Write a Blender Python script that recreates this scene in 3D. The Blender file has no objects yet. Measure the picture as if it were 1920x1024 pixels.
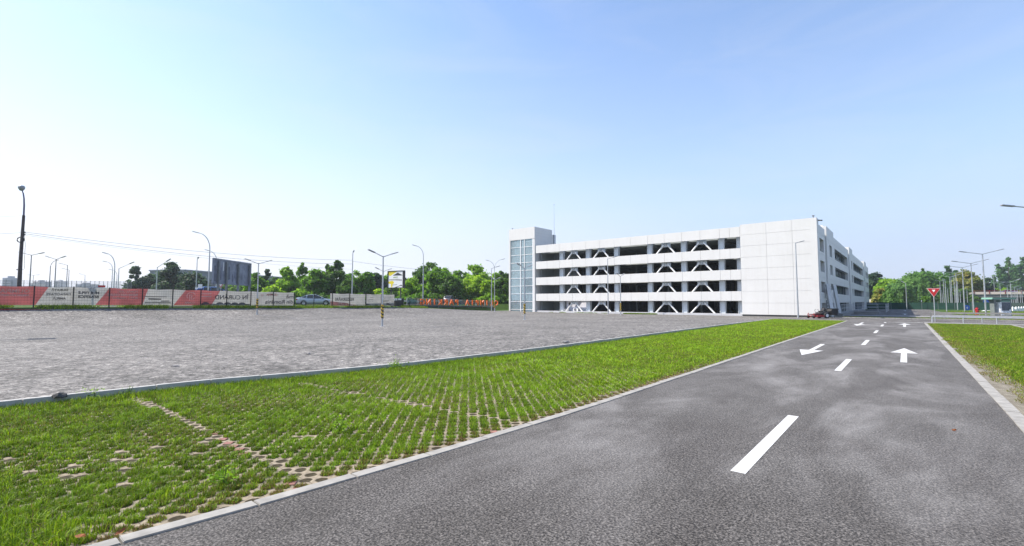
import bpy, bmesh, math, random
import numpy as np
from mathutils import Vector, Matrix, Euler, noise as mnoise

rnd = random.Random(7)
rng = np.random.default_rng(11)
scn = bpy.context.scene
col = scn.collection
R = math.radians

# ------------------------------------------------------------------ camera model
F = 885.0
CAMZ = 1.94
PITCH = R(3.43)
YAW = R(39.8)
cp, sp_ = math.cos(PITCH), math.sin(PITCH)
cy, sy = math.cos(YAW), math.sin(YAW)

def ray(px, py):
    u = (px - 960) / F; v = (512 - py) / F
    d = cp - v * sp_
    return u / d, (sp_ + v * cp) / d
def at(px, py, Z):                      # photo point at horizontal depth Z -> world point
    u, s = ray(px, py)
    return Vector(((cy * u - sy) * Z, (sy * u + cy) * Z, CAMZ + s * Z))
def gnd(px, py, z=0.0):                 # photo point on the level z
    u, s = ray(px, py)
    return at(px, py, (z - CAMZ) / s)
def onY(px, Y, py=565):
    u, s = ray(px, py)
    return at(px, py, Y / (sy * u + cy))
def onX(px, X, py=565):
    u, s = ray(px, py)
    return at(px, py, X / (cy * u - sy))

cam = bpy.data.cameras.new("camera"); camo = bpy.data.objects.new("camera", cam); col.objects.link(camo)
cam.sensor_width = 36; cam.lens = F / 1920 * 36; cam.clip_start = 0.05; cam.clip_end = 8000
camo.location = (0, 0, CAMZ); camo.rotation_euler = (R(90) + PITCH, 0, YAW)
scn.camera = camo

# ------------------------------------------------------------------ light
L = Vector((0.77, 0.45, -1.0)).normalized()
EL = math.asin(-L.z)
AZ = math.atan2(-L.x, -L.y)             # compass-like angle of the sun from +Y towards +X
w = bpy.data.worlds.new("World"); scn.world = w; w.use_nodes = True
nt = w.node_tree; bg = nt.nodes["Background"]
sky = nt.nodes.new("ShaderNodeTexSky"); sky.sky_type = 'NISHITA'; sky.sun_disc = False
sky.sun_elevation = EL; sky.sun_rotation = AZ
sky.air_density = 1.15; sky.dust_density = 0.5; sky.ozone_density = 3.0; sky.altitude = 50
# pale summer haze low in the sky, brighter under the sun
geo = nt.nodes.new("ShaderNodeNewGeometry"); sx = nt.nodes.new("ShaderNodeSeparateXYZ")
nv = nt.nodes.new("ShaderNodeVectorMath"); nv.operation = 'SCALE'; nv.inputs[3].default_value = -1.0
tcw = nt.nodes.new("ShaderNodeTexCoord"); nt.links.new(tcw.outputs['Generated'], sx.inputs[0])
hr = nt.nodes.new("ShaderNodeValToRGB"); nt.links.new(sx.outputs[2], hr.inputs[0])
e = hr.color_ramp.elements; e[0].position = 0.0; e[0].color = (0.9, 0.9, 0.9, 1); e[1].position = 0.52; e[1].color = (0, 0, 0, 1)
q_ = e.new(0.10); q_.color = (0.78, 0.78, 0.78, 1); q_ = e.new(0.28); q_.color = (0.26, 0.26, 0.26, 1)
dt = nt.nodes.new("ShaderNodeVectorMath"); dt.operation = 'DOT_PRODUCT'; nt.links.new(tcw.outputs['Generated'], dt.inputs[0])
sd = Vector((-L.x, -L.y, 0)).normalized(); dt.inputs[1].default_value = sd
hc = nt.nodes.new("ShaderNodeValToRGB"); mr = nt.nodes.new("ShaderNodeMapRange"); mr.inputs[1].default_value = -1; mr.inputs[2].default_value = 1
nt.links.new(dt.outputs['Value'], mr.inputs[0]); nt.links.new(mr.outputs[0], hc.inputs[0])
e = hc.color_ramp.elements; e[0].position = 0.0; e[0].color = (1.8, 2.15, 3.3, 1); e[1].position = 1.0; e[1].color = (3.8, 3.7, 3.8, 1)
q_ = e.new(0.35); q_.color = (2.1, 2.6, 3.45, 1); q_ = e.new(0.62); q_.color = (3.05, 3.25, 3.6, 1)
wm = nt.nodes.new("ShaderNodeMix"); wm.data_type = 'RGBA'
nt.links.new(hr.outputs[0], wm.inputs[0]); nt.links.new(sky.outputs[0], wm.inputs[6]); nt.links.new(hc.outputs[0], wm.inputs[7])
cmap = nt.nodes.new("ShaderNodeMapping"); cmap.inputs['Scale'].default_value = (1.2, 1.2, 5.5); cmap.inputs['Rotation'].default_value = (0.25, 0.1, 0.5)
nt.links.new(tcw.outputs['Generated'], cmap.inputs[0]); cn = nt.nodes.new("ShaderNodeTexNoise"); cn.inputs['Scale'].default_value = 2.2; cn.inputs['Detail'].default_value = 8; cn.inputs['Roughness'].default_value = 0.6; cn.inputs['Distortion'].default_value = 0.8
nt.links.new(cmap.outputs[0], cn.inputs['Vector']); cr_ = nt.nodes.new("ShaderNodeValToRGB"); nt.links.new(cn.outputs[0], cr_.inputs[0])
cr_.color_ramp.elements[0].position = 0.46; cr_.color_ramp.elements[0].color = (0, 0, 0, 1); cr_.color_ramp.elements[1].position = 0.8; cr_.color_ramp.elements[1].color = (0.16, 0.16, 0.16, 1)
wc = nt.nodes.new("ShaderNodeMix"); wc.data_type = 'RGBA'; wc.inputs[7].default_value = (3.5, 3.6, 3.7, 1)
nt.links.new(cr_.outputs[0], wc.inputs[0]); nt.links.new(wm.outputs[2], wc.inputs[6]); wt = nt.nodes.new("ShaderNodeMix"); wt.data_type = 'RGBA'; wt.blend_type = 'MULTIPLY'; wt.inputs[0].default_value = 1.0; wt.inputs[7].default_value = (1.025, 0.985, 1.0, 1)
nt.links.new(wc.outputs[2], wt.inputs[6]); nt.links.new(wt.outputs[2], bg.inputs[0]); bg.inputs[1].default_value = 0.138
sl = bpy.data.lights.new("sun", 'SUN'); sl.energy = 4.8; sl.angle = R(0.5); sl.color = (1.0, 0.925, 0.82)
so = bpy.data.objects.new("sun", sl); col.objects.link(so)
so.rotation_euler = L.to_track_quat('-Z', 'Y').to_euler(); so.location = (-60, -30, 80)
scn.view_settings.view_transform = 'Standard'; scn.view_settings.look = 'None'
scn.view_settings.exposure = 0.9; scn.view_settings.gamma = 1.0
scn.cycles.max_bounces = 6; scn.cycles.transparent_max_bounces = 16
scn.cycles.diffuse_bounces = 3

# ------------------------------------------------------------------ material helpers
def newmat(name):
    m = bpy.data.materials.new(name); m.use_nodes = True
    n = m.node_tree.nodes; b = n["Principled BSDF"]
    return m, m.node_tree, b
def N(t, kind, **kw):
    n = t.nodes.new(kind)
    for k, v in kw.items():
        if k.startswith('i_'):
            key = k[2:]
            key = int(key) if key.isdigit() else key.replace('_', ' ')
            n.inputs[key].default_value = v
        else: setattr(n, k, v)
    return n
def ramp(t, fac, stops):
    r = t.nodes.new("ShaderNodeValToRGB"); e = r.color_ramp.elements
    while len(e) < len(stops): e.new(0.5)
    for i, (p, c) in enumerate(stops):
        e[i].position = p; e[i].color = (*c, 1) if len(c) == 3 else c
    t.links.new(fac, r.inputs[0]); return r
def mix(t, fac, a, b, mode='MIX'):
    m = t.nodes.new("ShaderNodeMix"); m.data_type = 'RGBA'; m.blend_type = mode
    for s, v in ((0, fac), (6, a), (7, b)):
        if isinstance(v, bpy.types.NodeSocket): t.links.new(v, m.inputs[s])
        elif s == 0: m.inputs[0].default_value = v
        else: m.inputs[s].default_value = (*v, 1)
    return m.outputs[2]
def coords(t, kind='Object', scale=None):
    tc = t.nodes.new("ShaderNodeTexCoord"); o = tc.outputs[kind]
    if scale:
        mp = t.nodes.new("ShaderNodeMapping"); mp.inputs['Scale'].default_value = scale
        t.links.new(o, mp.inputs[0]); o = mp.outputs[0]
    return o
def noise(t, vec, scale, detail=4, rough=0.55, dist=0):
    n = N(t, "ShaderNodeTexNoise"); n.inputs['Scale'].default_value = scale
    n.inputs['Detail'].default_value = detail; n.inputs['Roughness'].default_value = rough
    n.inputs['Distortion'].default_value = dist
    t.links.new(vec, n.inputs['Vector']); return n.outputs[0]
def bump(t, b, h, strength=0.3, dist=0.02):
    bp = t.nodes.new("ShaderNodeBump"); bp.inputs['Strength'].default_value = strength
    bp.inputs['Distance'].default_value = dist
    t.links.new(h, bp.inputs['Height']); t.links.new(bp.outputs[0], b.inputs['Normal'])
_pm = {}
def pmat(name, c, rough=0.6, var=0.12, scale=3.0, bmp=0.0, metal=0.0, spec=0.4):
    if name in _pm: return _pm[name]
    m, t, b = newmat(name)
    v = coords(t)
    n = noise(t, v, scale, 5)
    d = tuple(x * (1 - var) for x in c); l = tuple(min(1, x * (1 + var)) for x in c)
    r = ramp(t, n, [(0.3, d), (0.7, l)])
    t.links.new(r.outputs[0], b.inputs['Base Color'])
    b.inputs['Roughness'].default_value = rough; b.inputs['Metallic'].default_value = metal
    b.inputs['Specular IOR Level'].default_value = spec
    if bmp: bump(t, b, noise(t, v, scale * 8, 4), bmp, 0.01)
    _pm[name] = m; return m

# ------------------------------------------------------------------ mesh helpers
class MB:
    def __init__(s): s.v = []; s.f = []; s.mi = []; s.cur = 0
    def add(s, vs, fs):
        o = len(s.v); s.v += [tuple(p) for p in vs]
        for f in fs: s.f.append(tuple(i + o for i in f)); s.mi.append(s.cur)
    def box(s, x0, x1, y0, y1, z0, z1, rot=None, org=(0, 0, 0)):
        vs = [Vector((x, y, z)) for z in (z0, z1) for y in (y0, y1) for x in (x0, x1)]
        if rot is not None: vs = [rot @ p + Vector(org) for p in vs]
        s.add(vs, [(0, 2, 3, 1), (4, 5, 7, 6), (0, 1, 5, 4), (2, 6, 7, 3), (0, 4, 6, 2), (1, 3, 7, 5)])
        return s
    def tube(s, pts, rad, seg=8, cap=True):
        pts = [Vector(p) for p in pts]
        if not isinstance(rad, (list, tuple)): rad = [rad] * len(pts)
        rings = []
        up = Vector((0, 0, 1))
        for i, p in enumerate(pts):
            a = pts[max(i - 1, 0)]; b = pts[min(i + 1, len(pts) - 1)]
            d = (b - a).normalized()
            ref = up if abs(d.z) < 0.95 else Vector((1, 0, 0))
            x = d.cross(ref).normalized(); y = d.cross(x).normalized()
            rings.append([p + (x * math.cos(k * 2 * math.pi / seg) + y * math.sin(k * 2 * math.pi / seg)) * rad[i] for k in range(seg)])
        o = [q for r_ in rings for q in r_]
        fs = []
        for i in range(len(pts) - 1):
            for k in range(seg):
                k2 = (k + 1) % seg
                fs.append((i * seg + k, i * seg + k2, (i + 1) * seg + k2, (i + 1) * seg + k))
        if cap:
            fs.append(tuple(reversed(range(seg)))); fs.append(tuple((len(pts) - 1) * seg + k for k in range(seg)))
        s.add(o, fs); return s
    def bar(s, a, b, wd, ht, upv=(0, 0, 1)):          # square bar from a to b
        a = Vector(a); b = Vector(b); d = (b - a).normalized(); u = Vector(upv)
        if abs(d.dot(u)) > 0.98: u = Vector((1, 0, 0))
        x = d.cross(u).normalized() * wd / 2; y = x.cross(d).normalized() * ht / 2
        vs = [p + i * x + j * y for p in (a, b) for i, j in ((-1, -1), (1, -1), (1, 1), (-1, 1))]
        s.add(vs, [(3, 2, 1, 0), (4, 5, 6, 7), (0, 1, 5, 4), (1, 2, 6, 5), (2, 3, 7, 6), (3, 0, 4, 7)]); return s
    def prism(s, poly, y0, y1, axis='y'):             # poly in (x,z) extruded in y, or (x,y) extruded in z, or (y,z) in x
        n = len(poly)
        def P(a, b, e): return {'y': (a, e, b), 'z': (a, b, e), 'x': (e, a, b)}[axis]
        vs = [P(a, b, y0) for a, b in poly] + [P(a, b, y1) for a, b in poly]
        fs = [tuple(range(n)), tuple(reversed(range(n, 2 * n)))]
        fs += [(i, i + n, (i + 1) % n + n, (i + 1) % n) for i in range(n)]
        s.add(vs, fs); return s
    def lathe(s, prof, org=(0, 0, 0), seg=16, axis='z'):
        org = Vector(org); vs = []; n = len(prof)
        for k in range(seg):
            a = 2 * math.pi * k / seg
            for r_, h in prof:
                p = (r_ * math.cos(a), r_ * math.sin(a), h)
                if axis == 'y': p = (p[0], p[2], p[1])
                if axis == 'x': p = (p[2], p[0], p[1])
                vs.append(org + Vector(p))
        fs = [(k * n + i, ((k + 1) % seg) * n + i, ((k + 1) % seg) * n + i + 1, k * n + i + 1) for k in range(seg) for i in range(n - 1)]
        s.add(vs, fs); return s
    def build(s, name, mats, parent=None, smooth=False, bevel=0.0, world=False, recalc=True):
        me = bpy.data.meshes.new(name)
        off = Vector(parent.location) if (world and parent) else Vector((0, 0, 0))
        me.from_pydata([Vector(p) - off for p in s.v], [], s.f)
        if not isinstance(mats, (list, tuple)): mats = [mats]
        for m in mats: me.materials.append(m)
        me.polygons.foreach_set("material_index", s.mi)
        if recalc or bevel:
            bm = bmesh.new(); bm.from_mesh(me)
            bmesh.ops.recalc_face_normals(bm, faces=bm.faces)
            if bevel:
                es = [e for e in bm.edges if len(e.link_faces) == 2 and e.calc_face_angle(0) > 0.5]
                bmesh.ops.bevel(bm, geom=es, offset=bevel, segments=2, affect='EDGES', clamp_overlap=True)
            bm.to_mesh(me); bm.free()
        if smooth: me.polygons.foreach_set("use_smooth", [True] * len(me.polygons))
        o = bpy.data.objects.new(name, me); col.objects.link(o)
        if parent: o.parent = parent
        return o
def tag(o, label=None, cat=None, group=None, kind=None):
    if label: o["label"] = label
    if cat: o["category"] = cat
    if group: o["group"] = group
    if kind: o["kind"] = kind
    return o
def thing(name, label, cat, loc=(0, 0, 0), rz=0.0, group=None):
    o = bpy.data.objects.new(name, None); col.objects.link(o)
    o.empty_display_size = 0.3
    o.location = loc; o.rotation_euler = (0, 0, rz)
    return tag(o, label, cat, group)
def struct(o): o["kind"] = "structure"; return o
def copy_tree(o, parent=None):
    c = o.copy(); col.objects.link(c); c.parent = parent
    for ch in list(o.children): copy_tree(ch, c)
    return c
def raw_mesh(name, V, faces_n, Fidx, mat, colattr=None):
    """fast mesh from numpy arrays; all faces have faces_n corners"""
    me = bpy.data.meshes.new(name); nf = len(Fidx)
    me.vertices.add(len(V)); me.vertices.foreach_set("co", np.ascontiguousarray(V, dtype=np.float32).ravel())
    me.loops.add(nf * faces_n); me.loops.foreach_set("vertex_index", np.ascontiguousarray(Fidx, dtype=np.int32).ravel())
    me.polygons.add(nf); me.polygons.foreach_set("loop_start", np.arange(0, nf * faces_n, faces_n, dtype=np.int32))
    if colattr is not None:
        a = me.color_attributes.new("tint", 'FLOAT_COLOR', 'POINT')
        c4 = np.ones((len(V), 4), dtype=np.float32); c4[:, :3] = colattr
        a.data.foreach_set("color", c4.ravel())
    me.materials.append(mat); me.update(calc_edges=True); me.validate()
    return me
def text_mesh(s, body, size, extrude=0.004, mirror=False, bold=0.0, align='CENTER'):
    cu = bpy.data.curves.new("txt", 'FONT'); cu.body = body; cu.size = size; cu.extrude = extrude
    cu.align_x = align; cu.align_y = 'CENTER'; cu.offset = bold; cu.resolution_u = 3
    o = bpy.data.objects.new("txt", cu); col.objects.link(o)
    dg = bpy.context.evaluated_depsgraph_get(); me = o.evaluated_get(dg).to_mesh()
    vs = [v.co.copy() for v in me.vertices]; fs = [tuple(p.vertices) for p in me.polygons]
    o.evaluated_get(dg).to_mesh_clear(); bpy.data.objects.remove(o); bpy.data.curves.remove(cu)
    return vs, fs

def sstep(a, b, x):
    t = min(1, max(0, (x - a) / (b - a))); return t * t * (3 - 2 * t)
XF = -57.5                              # line of the banner fence
def zt(X, Y):
    """height of the terrain"""
    A = 1.5 - 0.3 * sstep(0, 40, Y) - 0.95 * sstep(40, 66, Y)
    t = (-30 - X) / 27.5
    lot = A * (min(max(t, 0), 1) ** 5) + 0.11 * sstep(-34, -13, X) * (1 - sstep(38, 56, Y)) * (1 if X < -11.2 else 0)
    hi = 1.4 * sstep(0, 1, (-57.6 - X) / 3.0)
    if X < -57.5: return max(lot, hi * (1 if Y < 64 else 1 - sstep(64, 66.5, Y) * (1 if X > -64 else 0)))
    return lot

# ------------------------------------------------------------------ materials
def m_asphalt(name, base=0.085, patch=0.6, warm=(1.0, 0.93, 0.87), grain=1.0, pale_far=False):
    m, t, b = newmat(name); v = coords(t)
    g1 = noise(t, v, 46, 3, 0.75); vo = N(t, "ShaderNodeTexVoronoi"); vo.inputs['Scale'].default_value = 48
    t.links.new(v, vo.inputs['Vector'])
    big = noise(t, coords(t, 'Object', (1.0, 0.4, 1)), 0.5, 5, 0.6, 0.7)
    mid = noise(t, v, 2.2, 5, 0.65)
    c0 = tuple(base * 0.05 * k for k in warm); c1 = tuple(base * 0.8 * k for k in warm); c2 = tuple(base * 3.0 * k for k in warm)
    r1 = ramp(t, g1, [(0.42, c0), (0.5, c1), (0.60, c2)])
    r2 = ramp(t, vo.outputs['Color'], [(0.1, tuple(base * 0.2 * k for k in warm)), (0.55, c1), (0.95, c2)])
    c = mix(t, 0.4, r1.outputs[0], r2.outputs[0])
    dust = ramp(t, big, [(0.47, (0, 0, 0)), (0.62, (1, 1, 1))])
    md = ramp(t, mid, [(0.3, (0.5, 0.5, 0.5)), (0.7, (1, 1, 1))])
    fac = mix(t, 1.0, dust.outputs[0], md.outputs[0], 'MULTIPLY')
    if pale_far:                                        # colour gradient along the road: dark near stretch, paler further up
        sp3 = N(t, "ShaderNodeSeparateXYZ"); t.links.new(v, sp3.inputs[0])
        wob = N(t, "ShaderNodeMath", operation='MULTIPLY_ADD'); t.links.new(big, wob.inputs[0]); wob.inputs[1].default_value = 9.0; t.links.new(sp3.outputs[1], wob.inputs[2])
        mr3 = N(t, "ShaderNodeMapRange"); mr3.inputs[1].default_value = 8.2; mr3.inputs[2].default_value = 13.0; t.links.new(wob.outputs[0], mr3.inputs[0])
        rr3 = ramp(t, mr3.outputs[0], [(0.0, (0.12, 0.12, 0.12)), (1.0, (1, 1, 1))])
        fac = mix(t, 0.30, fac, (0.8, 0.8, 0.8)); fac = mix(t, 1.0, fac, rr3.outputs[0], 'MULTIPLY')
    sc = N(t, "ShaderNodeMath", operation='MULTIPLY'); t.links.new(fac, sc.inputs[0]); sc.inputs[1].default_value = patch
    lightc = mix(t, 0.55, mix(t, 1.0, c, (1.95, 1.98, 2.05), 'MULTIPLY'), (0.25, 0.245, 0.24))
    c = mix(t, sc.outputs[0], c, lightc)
    bl = ramp(t, noise(t, coords(t, 'Object', (1.6, 0.7, 1)), 0.8, 4, 0.6), [(0.34, (0.80, 0.79, 0.78)), (0.6, (1.08, 1.08, 1.08))])
    c = mix(t, 1.0, c, bl.outputs[0], 'MULTIPLY')
    t.links.new(c, b.inputs['Base Color']); b.inputs['Roughness'].default_value = 0.85
    b.inputs['Specular IOR Level'].default_value = 0.25
    bump(t, b, vo.outputs['Distance'], 0.7 * grain, 0.008)
    return m
M = {}
M['asphalt'] = m_asphalt("asphalt", 0.062, 0.95, pale_far=True)
M['asphalt_cross'] = m_asphalt("asphalt_cross", 0.085, 0.5)
def m_gravel():
    m, t, b = newmat("gravel"); v = coords(t)
    vo = N(t, "ShaderNodeTexVoronoi"); vo.inputs['Scale'].default_value = 26; t.links.new(v, vo.inputs['Vector'])
    vo2 = N(t, "ShaderNodeTexVoronoi"); vo2.inputs['Scale'].default_value = 9; t.links.new(v, vo2.inputs['Vector'])
    r = ramp(t, vo.outputs['Color'], [(0.08, (0.03, 0.029, 0.029)), (0.5, (0.128, 0.124, 0.120)), (0.93, (0.31, 0.302, 0.292))])
    r2 = ramp(t, vo2.outputs['Color'], [(0.1, (0.045, 0.044, 0.043)), (0.6, (0.145, 0.14, 0.135)), (0.95, (0.38, 0.37, 0.355))])
    c = mix(t, 0.4, r.outputs[0], r2.outputs[0])
    big = noise(t, v, 0.2, 8, 0.72, 0.3); md = noise(t, v, 3.2, 7, 0.8)
    k1 = ramp(t, big, [(0.36, (0.74, 0.73, 0.71)), (0.5, (0.99, 0.975, 0.955)), (0.66, (1.26, 1.24, 1.21))])
    k2 = ramp(t, md, [(0.36, (0.5, 0.5, 0.5)), (0.5, (0.95, 0.95, 0.95)), (0.64, (1.6, 1.58, 1.56))])
    c = mix(t, 1.0, c, k1.outputs[0], 'MULTIPLY'); c = mix(t, 1.0, c, k2.outputs[0], 'MULTIPLY')
    t.links.new(c, b.inputs['Base Color']); b.inputs['Roughness'].default_value = 0.9
    b.inputs['Specular IOR Level'].default_value = 0.2
    bump(t, b, vo2.outputs['Distance'], 0.35, 0.03)
    return m
M['gravel'] = m_gravel()
def m_ground():
    m, t, b = newmat("field"); v = coords(t)
    n = noise(t, v, 0.08, 6, 0.65); n2 = noise(t, v, 2.5, 5, 0.7)
    a = ramp(t, n, [(0.35, (0.035, 0.075, 0.012)), (0.55, (0.055, 0.10, 0.018)), (0.75, (0.12, 0.115, 0.045))])
    k = ramp(t, n2, [(0.3, (0.6, 0.6, 0.6)), (0.7, (1.3, 1.3, 1.25))])
    t.links.new(mix(t, 1.0, a.outputs[0], k.outputs[0], 'MULTIPLY'), b.inputs['Base Color'])
    b.inputs['Roughness'].default_value = 0.95; b.inputs['Specular IOR Level'].default_value = 0.1
    return m
M['field'] = m_ground()
def m_pavers():
    """concrete grid pavers: round soil cells on a lattice turned by 45 degrees"""
    m, t, b = newmat("grid_pavers"); tc = coords(t)
    sep = N(t, "ShaderNodeSeparateXYZ"); t.links.new(tc, sep.inputs[0])
    def mth(op, a, bb=None):
        n = N(t, "ShaderNodeMath", operation=op)
        for i, x in enumerate((a, bb)):
            if x is None: continue
            if isinstance(x, bpy.types.NodeSocket): t.links.new(x, n.inputs[i])
            else: n.inputs[i].default_value = x
        return n.outputs[0]
    s = 1 / (math.sqrt(2) * LAT)
    p = mth('MULTIPLY', mth('ADD', sep.outputs[0], sep.outputs[1]), s)
    q = mth('MULTIPLY', mth('SUBTRACT', sep.outputs[1], sep.outputs[0]), s)
    fp = mth('SUBTRACT', mth('FRACT', p), 0.5); fq = mth('SUBTRACT', mth('FRACT', q), 0.5)
    d = mth('SQRT', mth('ADD', mth('MULTIPLY', fp, fp), mth('MULTIPLY', fq, fq)))
    n = noise(t, tc, 22, 4); n2 = noise(t, tc, 1.3, 4)
    dj = mth('ADD', d, mth('MULTIPLY', mth('SUBTRACT', n, 0.5), 0.16))
    cell = ramp(t, dj, [(0.36, (1, 1, 1)), (0.43, (0, 0, 0))])
    conc = ramp(t, n, [(0.3, (0.20, 0.165, 0.12)), (0.7, (0.34, 0.29, 0.22))])
    soil = ramp(t, n, [(0.3, (0.022, 0.018, 0.010)), (0.7, (0.07, 0.055, 0.028))])
    c = mix(t, cell.outputs[0], conc.outputs[0], soil.outputs[0])
    # joints between single pavers
    jp = mth('ABSOLUTE', mth('SUBTRACT', mth('FRACT', mth('MULTIPLY', sep.outputs[1], 1.0 / (LAT * math.sqrt(2) * 2))), 0.5))
    jn = ramp(t, mth('ADD', jp, mth('MULTIPLY', n, 0.015)), [(0.012, (0.35, 0.33, 0.3)), (0.02, (1, 1, 1))])
    c = mix(t, 0.8, c, jn.outputs[0], 'MULTIPLY')
    d2 = ramp(t, n2, [(0.3, (0.7, 0.7, 0.68)), (0.7, (1.1, 1.1, 1.1))])
    c = mix(t, 1.0, c, d2.outputs[0], 'MULTIPLY')
    t.links.new(c, b.inputs['Base Color']); b.inputs['Roughness'].default_value = 0.9
    b.inputs['Specular IOR Level'].default_value = 0.2
    bump(t, b, d, 0.6, 0.03)
    return m
LAT = 0.168
M['pavers'] = m_pavers()
def m_blade(name, trl):
    m, t, b = newmat(name)
    at_ = N(t, "ShaderNodeVertexColor"); at_.layer_name = "tint"
    n = noise(t, coords(t), 0.6, 3)
    k = ramp(t, n, [(0.3, (0.88, 0.92, 0.85)), (0.7, (1.12, 1.08, 1.0))])
    c = mix(t, 1.0, at_.outputs[0], k.outputs[0], 'MULTIPLY')
    t.links.new(c, b.inputs['Base Color']); b.inputs['Roughness'].default_value = 0.55
    b.inputs['Specular IOR Level'].default_value = 0.25
    tr = N(t, "ShaderNodeBsdfTranslucent"); t.links.new(c, tr.inputs[0])
    ms = N(t, "ShaderNodeMixShader"); ms.inputs[0].default_value = trl
    out = t.nodes["Material Output"]
    t.links.new(b.outputs[0], ms.inputs[1]); t.links.new(tr.outputs[0], ms.inputs[2]); t.links.new(ms.outputs[0], out.inputs[0])
    return m
M['blade'] = m_blade("grass_blade", 0.36); M['leaf'] = m_blade("leaf", 0.6)
M['kerb'] = pmat("kerb_concrete", (0.265, 0.255, 0.235), 0.85, 0.22, 5, 0.2)
M['kerb_d'] = pmat("lot_kerb_concrete", (0.38, 0.375, 0.36), 0.85, 0.15, 4, 0.2)  # concrete lightened to lift the kerb face that lies in shadow
M['paint'] = pmat("road_paint", (0.72, 0.72, 0.70), 0.6, 0.16, 9, 0.15)
M['panel'] = pmat("white_cladding", (0.66, 0.66, 0.66), 0.42, 0.03, 0.25, 0, 0, 0.4)
def m_panel():
    m, t, b = newmat("white_cladding"); v = coords(t)
    n1 = noise(t, coords(t, 'Object', (2.2, 2.2, 0.12)), 1.6, 6, 0.65); n2 = noise(t, v, 0.35, 4)
    r1 = ramp(t, n1, [(0.28, (0.61, 0.60, 0.58)), (0.5, (0.635, 0.63, 0.615)), (0.75, (0.645, 0.64, 0.625))])
    r2 = ramp(t, n2, [(0.3, (0.96, 0.96, 0.96)), (0.7, (1.02, 1.02, 1.02))])
    t.links.new(mix(t, 1.0, r1.outputs[0], r2.outputs[0], 'MULTIPLY'), b.inputs['Base Color'])
    b.inputs['Roughness'].default_value = 0.42; b.inputs['Specular IOR Level'].default_value = 0.4
    return m
M['panel'] = m_panel()
M['joint'] = pmat("joint_shadow_gap", (0.52, 0.53, 0.54), 0.8)
M['steelw'] = pmat("blue_grey_steel", (0.56, 0.60, 0.63), 0.45, 0.06, 1.5)
M['tubew'] = pmat("white_tube", (0.74, 0.74, 0.73), 0.4, 0.05, 1.5)
M['slab'] = pmat("deck_concrete", (0.25, 0.26, 0.26), 0.85, 0.2, 0.6)
M['ceil'] = pmat("ribbed_soffit", (0.30, 0.33, 0.32), 0.7, 0.2, 0.6)
M['inner'] = pmat("inner_wall", (0.32, 0.35, 0.36), 0.8, 0.12, 0.5)
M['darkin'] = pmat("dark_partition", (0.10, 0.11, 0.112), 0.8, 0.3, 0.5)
M['plinth'] = pmat("dark_plinth", (0.05, 0.05, 0.05), 0.8)
M['galv'] = pmat("galvanised_steel", (0.42, 0.44, 0.46), 0.4, 0.1, 4, 0, 0.5)
M['galvd'] = pmat("weathered_steel", (0.20, 0.21, 0.225), 0.5, 0.15, 4, 0, 0.3)
M['head'] = pmat("lamp_head_grey", (0.30, 0.31, 0.33), 0.4, 0.08, 4, 0, 0.2)
M['dark'] = pmat("dark_metal", (0.035, 0.037, 0.04), 0.5, 0.2, 4)
M['black'] = pmat("black_plastic", (0.015, 0.015, 0.017), 0.45, 0.3, 6)
M['rubber'] = pmat("rubber", (0.02, 0.02, 0.02), 0.8, 0.25, 10)
M['red'] = pmat("red_paint", (0.42, 0.02, 0.025), 0.35, 0.12, 4)
M['redd'] = pmat("faded_red_paint", (0.22, 0.02, 0.02), 0.5, 0.2, 4)
M['white'] = pmat("white_paint", (0.78, 0.78, 0.78), 0.5, 0.05, 4)
M['orange'] = pmat("orange_acrylic", (0.85, 0.15, 0.008), 0.35, 0.06, 3)
M['green_f'] = pmat("green_windbreak", (0.006, 0.045, 0.028), 0.7, 0.25, 0.8)
M['teal'] = pmat("teal_panel", (0.035, 0.085, 0.085), 0.3, 0.25, 0.7)
M['tealg'] = pmat("green_canopy", (0.13, 0.26, 0.20), 0.4, 0.1, 2)
M['bark'] = pmat("bark", (0.075, 0.06, 0.045), 0.9, 0.3, 6, 0.4)
M['wood'] = pmat("wooden_pole", (0.075, 0.06, 0.062), 0.85, 0.3, 5, 0.3)
def cloth(name, c, var, scale):
    m, t, b = newmat(name); n = noise(t, coords(t), scale, 5)
    r = ramp(t, n, [(0.3, tuple(x * (1 - var) for x in c)), (0.7, tuple(min(1, x * (1 + var)) for x in c))])
    t.links.new(r.outputs[0], b.inputs['Base Color']); b.inputs['Roughness'].default_value = 0.85
    tr = N(t, "ShaderNodeBsdfTranslucent"); t.links.new(r.outputs[0], tr.inputs[0])
    ms = N(t, "ShaderNodeMixShader"); ms.inputs[0].default_value = 0.55
    t.links.new(b.outputs[0], ms.inputs[1]); t.links.new(tr.outputs[0], ms.inputs[2]); t.links.new(ms.outputs[0], t.nodes["Material Output"].inputs[0])
    return m
M['ban_b'] = cloth("beige_banner_cloth", (0.64, 0.63, 0.605), 0.10, 0.9)
M['ban_r'] = cloth("red_banner_cloth", (0.58, 0.275, 0.26), 0.14, 0.9)
M['ban_g'] = cloth("grey_print", (0.13, 0.14, 0.165), 0.1, 2)
M['ban_l'] = cloth("pale_print", (0.80, 0.70, 0.64), 0.08, 2)
M['ban_m'] = cloth("faint_print", (0.36, 0.345, 0.32), 0.1, 1)
M['pinkp'] = pmat("red_paver", (0.24, 0.115, 0.095), 0.85, 0.25, 7, 0.2)
M['stone'] = pmat("stone", (0.22, 0.21, 0.205), 0.9, 0.3, 12, 0.4)
M['paving'] = pmat("concrete_paving", (0.22, 0.215, 0.21), 0.85, 0.15, 1.2, 0.1)
M['tyre_rim'] = pmat("wheel_rim", (0.45, 0.45, 0.46), 0.35, 0.1, 5, 0, 0.6)
M['silver'] = pmat("silver_car_paint", (0.42, 0.48, 0.56), 0.25, 0.04, 2, 0, 0.35)
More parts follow.
